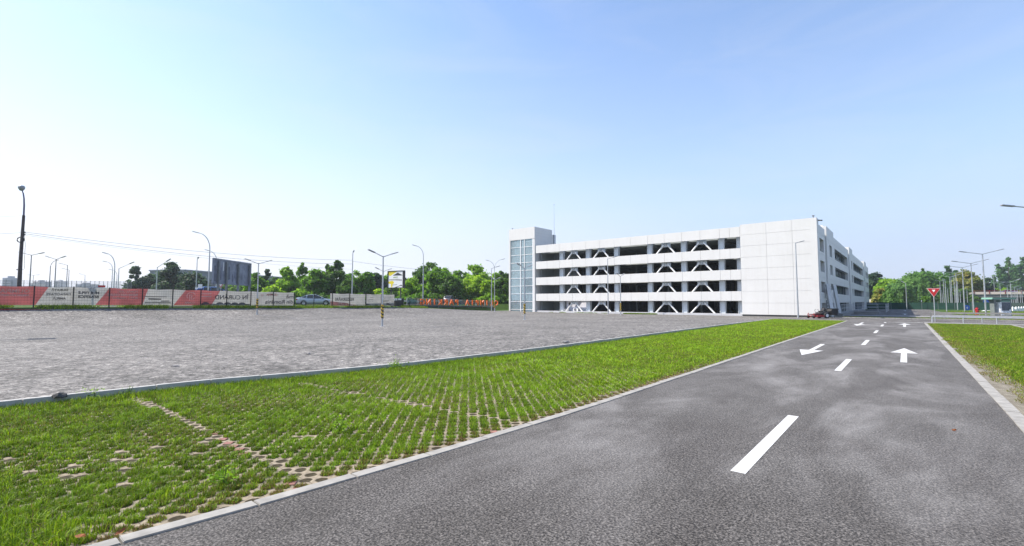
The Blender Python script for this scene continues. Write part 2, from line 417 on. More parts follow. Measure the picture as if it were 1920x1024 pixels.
M['purple'] = pmat("violet_car_paint", (0.08, 0.06, 0.18), 0.3, 0.05, 2, 0, 0.2)
M['greyc'] = pmat("grey_car_paint", (0.13, 0.13, 0.15), 0.3, 0.05, 2, 0, 0.3)
M['carglass'] = pmat("car_glass", (0.02, 0.028, 0.033), 0.08, 0.2, 2, 0, 0, 0.6)
M['lightred'] = pmat("tail_lamp", (0.35, 0.01, 0.02), 0.25)
M['yellow'] = pmat("yellow_print", (0.72, 0.58, 0.03), 0.6, 0.12, 2)
M['blue'] = pmat("blue_sign", (0.02, 0.10, 0.45), 0.5, 0.12, 3)
M['bbg'] = pmat("billboard_back", (0.24, 0.255, 0.31), 0.6, 0.28, 1.2)
M['farb'] = pmat("far_building_wall", (0.20, 0.21, 0.24), 0.8, 0.15, 0.3)
M['cream'] = pmat("cream_concrete", (0.52, 0.45, 0.40), 0.8, 0.12, 0.4)
M['cgrey'] = pmat("bridge_concrete", (0.19, 0.185, 0.18), 0.85, 0.2, 0.4)
M['plastic'] = pmat("clear_wrap", (0.72, 0.74, 0.77), 0.2, 0.35, 4, 0.9)
M['wire'] = pmat("cable", (0.16, 0.17, 0.19), 0.6)
M['leafd'] = pmat("dry_leaf", (0.26, 0.09, 0.03), 0.8, 0.3, 30)
def m_stripes():
    m, t, b = newmat("hazard_stripes"); v = coords(t)
    sep = N(t, "ShaderNodeSeparateXYZ"); t.links.new(v, sep.inputs[0])
    a = N(t, "ShaderNodeMath", operation='MULTIPLY'); t.links.new(sep.outputs[0], a.inputs[0]); a.inputs[1].default_value = 1.0
    c = N(t, "ShaderNodeMath", operation='ADD'); t.links.new(sep.outputs[2], c.inputs[0]); t.links.new(a.outputs[0], c.inputs[1])
    d = N(t, "ShaderNodeMath", operation='MULTIPLY'); t.links.new(c.outputs[0], d.inputs[0]); d.inputs[1].default_value = 3.7
    f = N(t, "ShaderNodeMath", operation='FRACT'); t.links.new(d.outputs[0], f.inputs[0])
    g = N(t, "ShaderNodeMath", operation='GREATER_THAN'); t.links.new(f.outputs[0], g.inputs[0]); g.inputs[1].default_value = 0.5
    t.links.new(mix(t, g.outputs[0], (0.55, 0.36, 0.02), (0.02, 0.018, 0.015)), b.inputs['Base Color'])
    b.inputs['Roughness'].default_value = 0.5
    return m
M['hazard'] = m_stripes()
def m_glass(name, tint, gloss=0.16, op=0.25):
    m, t, b = newmat(name)
    for n_ in list(t.nodes):
        if n_.type == 'BSDF_PRINCIPLED': t.nodes.remove(n_)
    tr = N(t, "ShaderNodeBsdfTransparent"); tr.inputs[0].default_value = (*tint, 1)
    gl = N(t, "ShaderNodeBsdfGlossy"); gl.inputs['Roughness'].default_value = 0.05
    gl.inputs[0].default_value = (0.85, 0.93, 0.95, 1)
    df = N(t, "ShaderNodeBsdfDiffuse")
    r = ramp(t, noise(t, coords(t), 1.2, 3), [(0.3, (0.60, 0.76, 0.84)), (0.7, (0.72, 0.86, 0.92))])
    t.links.new(r.outputs[0], df.inputs[0])
    m1 = N(t, "ShaderNodeMixShader"); m1.inputs[0].default_value = op
    t.links.new(tr.outputs[0], m1.inputs[1]); t.links.new(df.outputs[0], m1.inputs[2])
    fr = N(t, "ShaderNodeLayerWeight"); fr.inputs[0].default_value = gloss
    m2 = N(t, "ShaderNodeMixShader"); t.links.new(fr.outputs['Fresnel'], m2.inputs[0])
    t.links.new(m1.outputs[0], m2.inputs[1]); t.links.new(gl.outputs[0], m2.inputs[2])
    t.links.new(m2.outputs[0], t.nodes["Material Output"].inputs[0])
    return m
M['glass'] = m_glass("curtain_glass", (0.80, 0.92, 0.96), 0.36, 0.26)
M['rglass'] = m_glass("railing_glass", (0.45, 0.62, 0.60), 0.2, 0.12)
M['wpane'] = m_glass("window_glass", (0.30, 0.36, 0.38), 0.04, 0.03)
M['mesh'] = m_glass("wire_mesh", (1, 1, 1), 0.0, 0.2)

# ------------------------------------------------------------------ the setting
LK = [(-12.7, -14), (-12.6, 0.0), (-12.45, 3.7), (-11.75, 6.5), (-11.35, 9.0), (-11.05, 14.4), (-11.0, 24), (-11.0, 57.0)]   # lot kerb line
RL = [(-5.0, -14), (-4.95, 0.5), (-4.78, 2.05), (-4.62, 4.3), (-4.5, 7.4), (-4.48, 16), (-4.47, 57.0)]                     # road left edge
RR = [(1.28, -14), (1.26, 13), (1.22, 25), (1.16, 57)]
def lerp_line(P, y):
    for (x0, y0), (x1, y1) in zip(P, P[1:]):
        if y <= y1: return x0 + (x1 - x0) * (y - y0) / (y1 - y0)
    return P[-1][0]
def strip(name, mat, fa, fb, ys, z):
    b = MB()
    for y0, y1 in zip(ys, ys[1:]):
        b.add([(fa(y0), y0, z), (fb(y0), y0, z), (fb(y1), y1, z), (fa(y1), y1, z)], [(0, 1, 2, 3)])
    return struct(b.build(name, mat))
# ground: one large sheet, fine near the lot
xs = sorted(set([-4000, -2000, -900, -500, -300, -200, -150, -120, -100, -85, -75] + [round(-70 + i * 0.5, 2) for i in range(0, 60)] + list(range(-40, -12, 2)) + [-11, -5, 0, 6, 15, 40, 100, 200, 400, 900, 2000, 4000]))
ys = sorted(set([-3000, -800, -300, -100, -50] + list(range(-30, 80, 2)) + [85, 95, 110, 130, 160, 200, 260, 350, 500, 900, 2000, 5000]))
def gz(X, Y):
    z = zt(X, Y) - 0.06
    if -56.6 < X < -10.8 and Y < 67: z -= 0.12
    if X >= -12: z = -0.14 if Y < 60 else -0.10
    return z
g = MB(); nx = len(xs)
g.v = [(x, y, gz(x, y)) for y in ys for x in xs]
g.f = [(j * nx + i, j * nx + i + 1, (j + 1) * nx + i + 1, (j + 1) * nx + i) for j in range(len(ys) - 1) for i in range(nx - 1)]
g.mi = [0] * len(g.f)
struct(g.build("ground", M['field'], smooth=True))
# gravel lot
b = MB(); yl = [-30, -22, -16] + [i for i in range(-14, 58)] + [58.5, 60, 62, 64, 66, 67.1]
xr = [i / 24 for i in range(25)]
rows = []
for y in yl:
    xe = lerp_line(LK, min(y, 57)) if y <= 57 else (-11.0 if y < 62 else -7.6)
    row = []
    for k in range(70):
        x = xe - 0.1 - (k / 69) ** 1.0 * (xe - 0.1 + 56.7)
        row.append((x, y, zt(x, y) + 0.003))
    rows.append(row)
b.v = [p for r_ in rows for p in r_]
b.f = [(j * 70 + k, j * 70 + k + 1, (j + 1) * 70 + k + 1, (j + 1) * 70 + k) for j in range(len(rows) - 1) for k in range(69)]
b.mi = [0] * len(b.f)
struct(b.build("gravel_lot", M['gravel'], smooth=True))
YS = [-14, -8, -4, 0, 1, 2, 3, 4, 5, 6, 7, 8, 9, 10, 12, 14, 18, 24, 30, 40, 50, 57]
strip("grass_strip", M['pavers'], lambda y: lerp_line(LK, y) + 0.03, lambda y: lerp_line(RL, y) - 0.155, YS, -0.012)
strip("road", M['asphalt'], lambda y: lerp_line(RL, y) - 0.01, lambda y: lerp_line(RR, y) + 0.01, YS, 0.0)
strip("lawn", M['field'], lambda y: lerp_line(RR, y) + 0.2, lambda y: 6.45, YS[:-1] + [55.4], -0.02)
b = MB(); b.add([(-16, 57.0, -0.004), (120, 57.0, -0.004), (120, 68.4, -0.004), (-16, 68.4, -0.004)], [(0, 1, 2, 3)])
b.add([(-7.0, 83, -0.02), (5.6, 83, -0.02), (4.2, 150, -0.02), (-7.0, 150, -0.02)], [(0, 1, 2, 3)])
b.add([(6.6, -14, -0.008), (10.5, -14, -0.008), (10.5, 56.99, -0.008), (6.6, 56.99, -0.008)], [(0, 1, 2, 3)])
struct(b.build("cross_road", M['asphalt_cross']))
b = MB(); b.box(-7.0, 90, 77.5, 82.6, -0.1, 0.03); b.box(1.2, 30, 55.6, 56.9, -0.1, 0.045); b.box(30, 75, 92, 104, -0.1, 0.02)
b.box(9.0, 60, 84, 91, -0.1, 0.02)
struct(b.build("pavement", M['paving']))
b = MB(); b.add([(-40, 60.5, 0.03), (-7.6, 60.5, 0.03), (-7.6, 67.1, 0.03), (-40, 67.1, 0.03)], [(0, 1, 2, 3)])
# kerbs: single stones laid along the lines
def kerb(name, mat, P, y0, y1, step, wl, wr, zb, ztop, gap=0.007, zf=None):
    bb = MB(); y = y0
    while y < y1 - 0.01:
        ya, yb = y + gap, min(y + step, y1) - gap
        a, c = lerp_line(P, ya), lerp_line(P, yb); j = rnd.uniform(-0.004, 0.004); dz = rnd.uniform(-0.004, 0.004)
        za = ztop + (zf(ya) if zf else 0) + dz; zb2 = ztop + (zf(yb) if zf else 0) + dz
        bb.add([(a + wl + j, ya, zb), (a + wr + j, ya, zb), (c + wr + j, yb, zb), (c + wl + j, yb, zb),
                (a + wl + j, ya, za), (a + wr + j, ya, za), (c + wr + j, yb, zb2), (c + wl + j, yb, zb2)],
               [(0, 1, 5, 4), (1, 2, 6, 5), (2, 3, 7, 6), (3, 0, 4, 7), (4, 5, 6, 7)])
        y += step
    return struct(bb.build(name, mat, bevel=0.006))
kerb("road_kerb", M['kerb'], RL, -12, 57.0, 1.0, -0.15, 0.0, -0.1, 0.014)
kerb("road_kerb", M['kerb'], RR, -12, 56.0, 1.0, 0.0, 0.19, -0.1, 0.018)
kerb("lot_kerb", M['kerb_d'], LK, -12, 57.0, 1.0, -0.06, 0.06, -0.1, 0.145, zf=lambda y: -0.085 * sstep(38, 56, y))
b = MB()
x = -11.0
while x < -4.7: b.box(x + 0.006, min(x + 1, -4.5) - 0.006, 57.02, 57.2, -0.1, 0.06); x += 1.0
x = 1.3
while x < 6.4: b.box(x + 0.006, x + 0.994, 55.38, 55.58, -0.1, 0.05); x += 1.0
y = -12
while y < 55.2: b.box(6.46, 6.62, y + 0.006, y + 0.994, -0.1, 0.03); y += 1.0
for x in range(-7, 60): b.box(x + 0.006, x + 0.994, 68.42, 68.56, -0.1, 0.09)
struct(b.build("road_kerb", M['kerb'], bevel=0.005))
# cobbled shoulder between the right kerb and the lawn
m, t, bs = newmat("cobble_shoulder"); v = coords(t)
br = N(t, "ShaderNodeTexBrick"); br.inputs['Scale'].default_value = 8.0; br.inputs['Mortar Size'].default_value = 0.03
br.inputs['Color1'].default_value = (0.27, 0.24, 0.20, 1); br.inputs['Color2'].default_value = (0.20, 0.18, 0.15, 1); br.inputs['Mortar'].default_value = (0.07, 0.065, 0.035, 1)
t.links.new(v, br.inputs['Vector']); n_ = noise(t, v, 5, 5)
k = ramp(t, n_, [(0.35, (0.65, 0.62, 0.55)), (0.65, (1.1, 1.1, 1.05))])
t.links.new(mix(t, 1.0, br.outputs[0], k.outputs[0], 'MULTIPLY'), bs.inputs['Base Color']); bs.inputs['Roughness'].default_value = 0.9
bump(t, bs, br.outputs['Fac'], -0.5, 0.02)
M['cobble'] = m
strip("shoulder", M['cobble'], lambda y: lerp_line(RR, y) + 0.19, lambda y: lerp_line(RR, y) + 0.75, YS[:-1] + [55.4], -0.008)

# painted road markings
def dash(x0, x1, y0, y1):
    d = MB(); n = 12
    for i in range(n):
        ya, yb = y0 + (y1 - y0) * i / n, y0 + (y1 - y0) * (i + 1) / n
        d.add([(x0, ya, 0.004), (x1, ya, 0.004), (x1, yb, 0.004), (x0, yb, 0.004)], [(0, 1, 2, 3)])
    return d
def m_paint():
    m, t, b = newmat("worn_road_paint"); v = coords(t)
    n1 = noise(t, v, 55, 4, 0.7); n2 = noise(t, v, 3, 4)
    s = N(t, "ShaderNodeMath", operation='ADD'); t.links.new(n1, s.inputs[0])
    h = N(t, "ShaderNodeMath", operation='MULTIPLY'); t.links.new(n2, h.inputs[0]); h.inputs[1].default_value = 0.35
    t.links.new(h.outputs[0], s.inputs[1])
    r = ramp(t, s.outputs[0], [(0.50, (0.11, 0.105, 0.10)), (0.575, (0.42, 0.42, 0.41)), (0.72, (0.54, 0.54, 0.53))])
    t.links.new(r.outputs[0], b.inputs['Base Color']); b.inputs['Roughness'].default_value = 0.7
    bump(t, b, n1, 0.4, 0.004); return m
M['rpaint'] = m_paint()
for k in range(-1, 5):
    y0 = 5.85 + 10.2 * k
    struct(dash(-1.62, -1.46, y0, y0 + 3.45).build("lane_dash", M['rpaint']))
struct(dash(-1.62, -1.46, 54.6, 56.2).build("lane_dash", M['rpaint']))
def arrow(xc, y0, y1, flip=False, thick=1.0):
    ln = y1 - y0
    P = [(-0.085, 0), (0.085, 0), (0.085, ln * 0.6), (0.4, ln * 0.6), (0, ln), (-0.4, ln * 0.6), (-0.085, ln * 0.6)]
    if flip: P = [(-x, ln - y) for x, y in P]
    d = MB(); d.add([(xc + x, y0 + y, 0.004) for x, y in P], [tuple(range(7))])
    return struct(d.build("lane_arrow", M['rpaint']))
arrow(-0.13, 19.6, 25.5); arrow(-2.97, 19.9, 25.6, True); arrow(-0.16, 46.8, 54.0); arrow(-3.1, 46.8, 54.0, True)
struct(dash(-1.40, 1.1, 56.45, 56.8).build("stop_line", M['rpaint']))
b = dash(-6, -1.7, 57.3, 57.42)
for i in range(8): b.add([(4 + 3 * i, 62.9, 0.004), (5.6 + 3 * i, 62.9, 0.004), (5.6 + 3 * i, 63.05, 0.004), (4 + 3 * i, 63.05, 0.004)], [(0, 1, 2, 3)])
struct(b.build("lane_dash", M['rpaint']))
b = MB(); P = [(-0.085, 0), (0.085, 0), (0.085, 4), (0.4, 4), (0, 7), (-0.4, 4), (-0.085, 4)]
b.add([(-0.2 + x, 90 + y, -0.014) for x, y in P], [tuple(range(7))])
b.add([(-0.2 + x, 125 + y, -0.014) for x, y in P], [tuple(range(7))])
struct(b.build("lane_arrow", M['rpaint']))

# ------------------------------------------------------------------ grass (nobody could count it)
def blades(name, X, Y, Z, H, W, C, lean=0.5, segs=2, scat=0.0):
    n = len(X); a = rng.uniform(0, 2 * math.pi, n); la = rng.uniform(0, 2 * math.pi, n); ll = np.abs(rng.normal(0, lean, n)) * H
    dx, dy = np.cos(a) * W / 2, np.sin(a) * W / 2
    lx, ly = np.cos(la) * ll, np.sin(la) * ll
    base = np.stack([X, Y, Z], 1); z0 = np.zeros(n)
    if segs == 2:
        v0 = base + np.stack([-dx, -dy, z0], 1); v1 = base + np.stack([dx, dy, z0], 1)
        m_ = base + np.stack([lx * 0.35, ly * 0.35, H * 0.6], 1)
        v2 = m_ + np.stack([-dx * .75, -dy * .75, z0], 1); v3 = m_ + np.stack([dx * .75, dy * .75, z0], 1)
        v4 = base + np.stack([lx, ly, H * (1 - 0.25 * np.clip(ll / H, 0, 1.6))], 1)
        V = np.stack([v0, v1, v2, v3, v4], 1).reshape(-1, 3); o = np.arange(n)[:, None] * 5
        Fi = np.concatenate([o + np.array([[0, 1, 3]]), o + np.array([[0, 3, 2]]), o + np.array([[2, 3, 4]])], 0); k = 5
    else:
        v0 = base + np.stack([-dx, -dy, z0], 1); v1 = base + np.stack([dx, dy, z0], 1); v2 = base + np.stack([lx, ly, H], 1)
        V = np.stack([v0, v1, v2], 1).reshape(-1, 3); Fi = np.arange(n * 3).reshape(-1, 3); k = 3
    return V, Fi, np.repeat(C, k, 0)
def join(parts):
    Vs, Fs, Cs = [], [], []; o = 0
    for V, Fi, C in parts: Vs.append(V); Fs.append(Fi + o); Cs.append(C); o += len(V)
    return np.concatenate(Vs), np.concatenate(Fs), np.concatenate(Cs)
def palette(n, dry=0.06, bright=0.3):
    base = np.array([[0.058, 0.118, 0.008], [0.110, 0.198, 0.008], [0.185, 0.300, 0.010], [0.280, 0.390, 0.016]])
    C = base[rng.choice(4, n, p=[0.34 - bright * .3, 0.36, 0.2 + bright * .15, 0.1 + bright * .15])] * rng.uniform(0.75, 1.3, (n, 1))
    d = rng.random(n) < dry
    C[d] = np.array([0.24, 0.18, 0.065]) * rng.uniform(0.6, 1.2, (d.sum(), 1))
    return C
def nz(x, y, s, o=0): return mnoise.noise(Vector((x * s + o, y * s, 3.1 + o)))
def edge_x(y): return lerp_line(LK, y) + 0.07, lerp_line(RL, y) - 0.17
tuft_rows = []
c45 = LAT / math.sqrt(2)
for i in range(-60, 420):
    for j in range(-140, 440):
        # lattice turned by 45 degrees: cell centres of the paver pattern
        p, q = i + 0.5, j + 0.5
        x, y = (p - q) * c45, (p + q) * c45
        if y < -0.5 or y > 56.9: continue
        xl, xr_ = edge_x(y)
        if x < xl or x > xr_ - 0.03: continue
        # inside the view only
        zc = -sy * x + cy * y; xc = cy * x + sy * y
        if zc < 2.0 or abs(xc) > zc * 1.2 + 0.6: continue
        tuft_rows.append((x, y, zc, xr_ - x, x - xl))
T = np.array(tuft_rows)
keep = np.ones(len(T), bool); hmul = np.ones(len(T)); dryv = np.full(len(T), 0.05); brightv = np.full(len(T), 0.3)
for k, (x, y, zc, dr, dl) in enumerate(T):
    n1 = nz(x, y, 0.7); n2 = nz(x, y, 0.33, 5)
    bare = min(abs(y - 2.62 - 0.02 * (x + 8)), abs(y - 5.72 - 0.07 * (x + 8)))
    if bare < 0.075 and rnd.random() < 0.8: keep[k] = False
    if dr < 0.10: dryv[k] = 0.8; hmul[k] = 0.55; keep[k] &= rnd.random() < 0.86
    elif dr < 0.3: dryv[k] = 0.4; hmul[k] = 0.8; keep[k] &= rnd.random() < 0.93
    else:
        dryv[k] = 0.06 + max(0, n1) * 0.3
        if n2 > 0.2 and zc < 7: keep[k] &= rnd.random() < 0.92
    if dl < 1.3: hmul[k] *= 1.35; brightv[k] = 0.8
    if n1 < -0.22: hmul[k] *= 1.2; brightv[k] = 0.9
    hmul[k] *= rnd.uniform(0.75, 1.2)
T = T[keep]; hmul = hmul[keep]; dryv = dryv[keep]; brightv = brightv[keep]
parts = []
for z0, z1, per, wd, hh, rad, sg in ((0, 5.5, 230, 0.0050, 0.058, 0.074, 2), (5.5, 9, 130, 0.0070, 0.058, 0.075, 2), (9, 15, 58, 0.012, 0.062, 0.082, 1), (15, 26, 22, 0.020, 0.07, 0.095, 1), (26, 70, 9, 0.04, 0.075, 0.1, 1)):
    s = (T[:, 2] >= z0) & (T[:, 2] < z1)
    if not s.any(): continue
    tt = T[s]; n = len(tt) * per
    rr_ = rad * np.sqrt(rng.random(n)); aa = rng.uniform(0, 2 * math.pi, n)
    X = np.repeat(tt[:, 0] + rng.normal(0, 0.008, len(tt)), per) + rr_ * np.cos(aa)
    Y = np.repeat(tt[:, 1] + rng.normal(0, 0.008, len(tt)), per) + rr_ * np.sin(aa)
    H = np.repeat(hmul[s], per) * hh * rng.uniform(0.55, 1.25, n) * (1.1 - 0.35 * (rr_ / rad) ** 2)
    C = palette(n, 0.03, 0.3); br_ = rng.random(n) < np.repeat(brightv[s], per) * 0.5
    C[br_] = np.array([0.185, 0.315, 0.016]) * rng.uniform(0.7, 1.25, (br_.sum(), 1))
    tv = np.repeat(rng.uniform(0.68, 1.3, (len(tt), 1)), per, 0); C = C * tv * (0.98 + 0.50 * np.clip(np.repeat((tt[:, 1:2] - 2) / 12, per, 0), 0, 1))  # tufts tinted darker near for deep shadows, brightened with Y along the strip
    d = rng.random(n) < np.repeat(dryv[s], per)
    C[d] = np.array([0.23, 0.16, 0.06]) * rng.uniform(0.5, 1.2, (d.sum(), 1))
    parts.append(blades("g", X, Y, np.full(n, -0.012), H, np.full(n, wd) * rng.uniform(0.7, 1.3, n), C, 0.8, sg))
# loose longer grass: kerb side, bottom-left corner, scattered weeds
def loose(n, fx, fy, hfun, wd, bright=0.8, dry=0.05, lean=0.6, seg=2, z=-0.012, zf=None):
    Y = fy(n); X = fx(n, Y); H = hfun(n, X, Y); C = palette(n, dry, bright)
    Z = np.full(n, z) if zf is None else np.array([zf(a, b_) for a, b_ in zip(X, Y)])
    return blades("l", X, Y, Z, H, wd * rng.uniform(0.6, 1.4, n), C, lean, seg)
exl = np.vectorize(lambda y: lerp_line(LK, y) + 0.08); exr = np.vectorize(lambda y: lerp_line(RL, y) - 0.17)
parts.append(loose(9000, lambda n, Y: exl(Y) + np.abs(rng.normal(0, 0.33, n)), lambda n: rng.uniform(0, 12, n), lambda n, X, Y: rng.uniform(0.05, 0.15, n), 0.010))
parts.append(loose(9000, lambda n, Y: exl(Y) + np.abs(rng.normal(0, 0.4, n)), lambda n: rng.uniform(12, 57, n), lambda n, X, Y: rng.uniform(0.05, 0.13, n), 0.028, seg=1))
# bottom-left corner: uncut long grass
def corner(n):
    X = rng.uniform(-8.6, -5.15, n); Y = rng.uniform(-0.6, 2.2, n)
    k = (Y < 0.40 + 0.36 * (X + 6.65) + 0.07 * np.sin(X * 9) + 0.08 * rng.normal(0, 1, n)) & (X < -5.12)
    return X[k], Y[k]
X, Y = corner(26000); n = len(X)
parts.append(blades("c", X, Y, np.full(n, -0.012), rng.uniform(0.06, 0.17, n), rng.uniform(0.004, 0.009, n), palette(n, 0.07, 0.9), 0.75, 2))
# random clumps of coarser bright grass
for k in range(170):
    y = rnd.uniform(0.6, 26); xl, xr_ = edge_x(y); x = rnd.uniform(xl, xr_ - 0.3); n = 70
    w_ = 0.007 if y < 9 else 0.014
    aa = rng.uniform(0, 6.28, n); rr_ = np.abs(rng.normal(0, 0.10, n))
    parts.append(blades("k", x + rr_ * np.cos(aa), y + rr_ * np.sin(aa), np.full(n, -0.012), rng.uniform(0.06, 0.14, n), np.full(n, w_), palette(n, 0.02, 1.0) * 1.15, 0.8, 2))
# continuous turf further along the strip
n = 60000; Y = rng.uniform(13, 57, n) ; xl = exl(Y); xr2 = exr(Y); X = xl + (xr2 - xl) * rng.random(n)
C = palette(n, 0.10, 0.55) * 1.12; pn = np.array([nz(a, b_, 0.25, 9) for a, b_ in zip(X, Y)])
dd = (pn > 0.12) & (rng.random(n) < 0.5); C[dd] = np.array([0.17, 0.19, 0.03]) * rng.uniform(0.6, 1.2, (dd.sum(), 1))
parts.append(blades("t", X, Y, np.full(n, -0.012), rng.uniform(0.04, 0.085, n), 0.016 + 0.0007 * Y, C, 0.7, 1))
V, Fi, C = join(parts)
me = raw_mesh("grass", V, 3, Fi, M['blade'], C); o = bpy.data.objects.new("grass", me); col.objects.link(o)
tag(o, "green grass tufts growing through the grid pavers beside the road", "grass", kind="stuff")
# right-hand lawn
parts = []
for y0, y1, n, wd, h0, h1, sg in ((8, 16, 60000, 0.012, 0.04, 0.09, 1), (16, 30, 60000, 0.02, 0.04, 0.09, 1), (30, 55.3, 60000, 0.034, 0.04, 0.09, 1)):
    Y = rng.uniform(y0, y1, n); xl = 1.25 + 0.16 + 0.36 * np.clip((22 - Y) / 10, 0, 1) + 0.10 * np.sin(Y * 1.7) + 0.08 * np.sin(Y * 4.1)
    X = xl + (6.4 - xl) * rng.random(n) ** 1.1
    pn = np.array([nz(a, b_, 0.5, 2) for a, b_ in zip(X, Y)]); pn2 = np.array([nz(a, b_, 1.7, 8) for a, b_ in zip(X, Y)])
    C = palette(n, 0.08, 0.45); edge = np.clip(1 - (X - xl) / 0.8, 0, 1) * np.clip((34 - Y) / 14, 0.25, 1)
    dd = rng.random(n) < np.clip(edge * 0.75 + np.clip(pn, 0, 1) * 0.7 + np.clip(pn2 - 0.15, 0, 1) * .6, 0, 0.85)
    C[dd] = np.array([0.22, 0.18, 0.05]) * rng.uniform(0.5, 1.25, (dd.sum(), 1))
    kp = rng.random(n) > edge * 0.45
    H = rng.uniform(h0, h1, n) * (1 - edge * 0.4)
    parts.append(blades("r", X[kp], Y[kp], np.full(kp.sum(), -0.02), H[kp], np.full(kp.sum(), wd), C[kp], 0.8, sg))
V, Fi, C = join(parts)
me = raw_mesh("grass", V, 3, Fi, M['blade'], C); o = bpy.data.objects.new("grass", me); col.objects.link(o)
tag(o, "mown lawn grass with dry yellow patches right of the road", "grass", kind="stuff")
# verges: fence foot, strip beyond the cross road, lawns by the kiosk, building foot
parts = []
def patch(n, x0, x1, y0, y1, h0, h1, wd, dens=None, zf=None, bright=0.7, dry=0.1):
    X = rng.uniform(x0, x1, n); Y = rng.uniform(y0, y1, n)
    if dens: k = np.array([dens(a, b_) for a, b_ in zip(X, Y)]); X, Y = X[k], Y[k]
    n = len(X); Z = np.array([zf(a, b_) for a, b_ in zip(X, Y)]) if zf else np.full(n, -0.1)
    parts.append(blades("v", X, Y, Z, rng.uniform(h0, h1, n), np.full(n, wd), palette(n, dry, bright), 0.6, 1))
patch(16000, -58.2, -56.5, -4, 48, 0.12, 0.42, 0.05, lambda x, y: nz(x, y, 0.35, 4) > -0.12, lambda x, y: zt(x, y) - 0.05, 0.9, 0.04)
patch(14000, -7, 45, 68.6, 77.5, 0.06, 0.14, 0.07, None, lambda x, y: -0.1, 0.4, 0.25)
patch(26000, 5.9, 30, 83, 130, 0.06, 0.16, 0.12, None, lambda x, y: -0.1, 0.5, 0.15)
patch(5000, -33.6, -27.6, 66.0, 67.0, 0.08, 0.2, 0.05, lambda x, y: abs(x + 30.6) < 2.4 + nz(x, y, .9), lambda x, y: 0.03, 0.9, 0.05)
patch(2500, -48, -36, 66.3, 67.0, 0.06, 0.15, 0.04, lambda x, y: nz(x, y, 0.6, 4) > 0.0, lambda x, y: 0.05, 0.9, 0.1)
V, Fi, C = join(parts)
me = raw_mesh("verge_grass", V, 3, Fi, M['blade'], C); o = bpy.data.objects.new("verge_grass", me); col.objects.link(o)
tag(o, "rough verge grass along the fence, the far lawns and the building foot", "grass", kind="stuff")
# loose stones on the gravel
n = 9000
Y = rng.uniform(-2, 60, n); X = -11.3 - 34 * rng.random(n) ** 1.35
zc = -sy * X + cy * Y; okk = (zc > 6) & (X < exl(np.clip(Y, 0, 57)) - 0.2)
X, Y, zc = X[okk], Y[okk], zc[okk]; n = len(X)
S = rng.gamma(2.0, 0.007, n) + 0.007 + 0.00018 * zc
oc = np.array([[1, 0, 0], [-1, 0, 0], [0, 1, 0], [0, -1, 0], [0, 0, .75], [0, 0, -.3]], float)
of = np.array([[0, 2, 4], [2, 1, 4], [1, 3, 4], [3, 0, 4]])
V = oc[None] * rng.uniform(0.6, 1.3, (n, 6, 3)) * S[:, None, None]
a = rng.uniform(0, 6.28, n); ca, sa = np.cos(a)[:, None], np.sin(a)[:, None]
V = np.stack([V[:, :, 0] * ca - V[:, :, 1] * sa, V[:, :, 0] * sa + V[:, :, 1] * ca, V[:, :, 2]], 2)
Z = np.array([zt(p, q) for p, q in zip(X, Y)])
V += np.stack([X, Y, Z], 1)[:, None]
Fi = (np.arange(n)[:, None, None] * 6 + of[None]).reshape(-1, 3)
C = np.repeat(np.array([0.17, 0.166, 0.168])[None] * rng.uniform(0.3, 1.6, (n, 1)), 6, 0)
m, t, bs = newmat("loose_stone"); vc = N(t, "ShaderNodeVertexColor"); vc.layer_name = "tint"
k = ramp(t, noise(t, coords(t), 14, 3), [(0.3, (0.8, 0.8, 0.8)), (0.7, (1.1, 1.1, 1.1))])
t.links.new(mix(t, 1.0, vc.outputs[0], k.outputs[0], 'MULTIPLY'), bs.inputs['Base Color']); bs.inputs['Roughness'].default_value = 0.9
me = raw_mesh("gravel_stones", V.reshape(-1, 3), 3, Fi, m, C); o = bpy.data.objects.new("gravel_stones", me); col.objects.link(o)
tag(o, "loose grey stones lying on the gravel lot", "stones", kind="stuff")

# ------------------------------------------------------------------ the parking building
YB = 67.2; XW, XE = -50.55, -7.95; YE = 168.0
FL = [2.0, 4.8, 7.65, 10.5]                        # undersides of the bands
OP = [(0.3, 2.0), (3.27, 4.8), (6.14, 7.65), (8.98, 10.5)]
XO = -16.6                                          # right end of the open bays
B = thing("parking_building", "long white four storey car park with open decks, V braces and a glass stair tower", "building", (XE, YB, 0))
def bb(name, mat, mb, **k): return mb.build(name, mat, B, world=True, **k)
# bands across the open bays, split in panels with dark joints behind
cols_x = [-45.44, -40.2, -35.03, -29.49, -24.36, -19.2]
joints = [XW] + [v for c, d in zip(cols_x, cols_x[1:] + [XO]) for v in (c, (c + d) / 2)] + [XO]
joints = sorted(set([XW, -48.0] + joints[1:]))
bands = [(2.0, 3.27), (4.8, 6.14), (7.65, 8.98), (10.5, 11.85)]
for z0, z1 in bands:
    m_ = MB()
    for a, c in zip(joints, joints[1:]): m_.box(a + 0.008, c - 0.008, YB, YB + 0.09, z0, z1)
    sp = bb("spandrel", M['panel'], m_, bevel=0.01)
    m2 = MB(); m2.box(XW, XO, YB + 0.094, YB + 0.30, z0 + 0.02, z1 - 0.02 if z1 < 11 else z1 - 0.1)
    k = bb("backing", M['joint'], m2); k.parent = sp
m_ = MB(); m_.box(XW - 0.0, XO, YB + 0.15, YB + 0.5, -0.2, 0.30)
for a, c in zip(joints[::2], joints[2::2] + [joints[-1]]):
    if c - a > 0.1: m_.box(a + 0.01, c - 0.01, YB + 0.1, YB + 0.149, -0.2, 0.29)
bb("base_wall", pmat("base_concrete", (0.50, 0.50, 0.52), 0.8, 0.08, 1.0), m_)
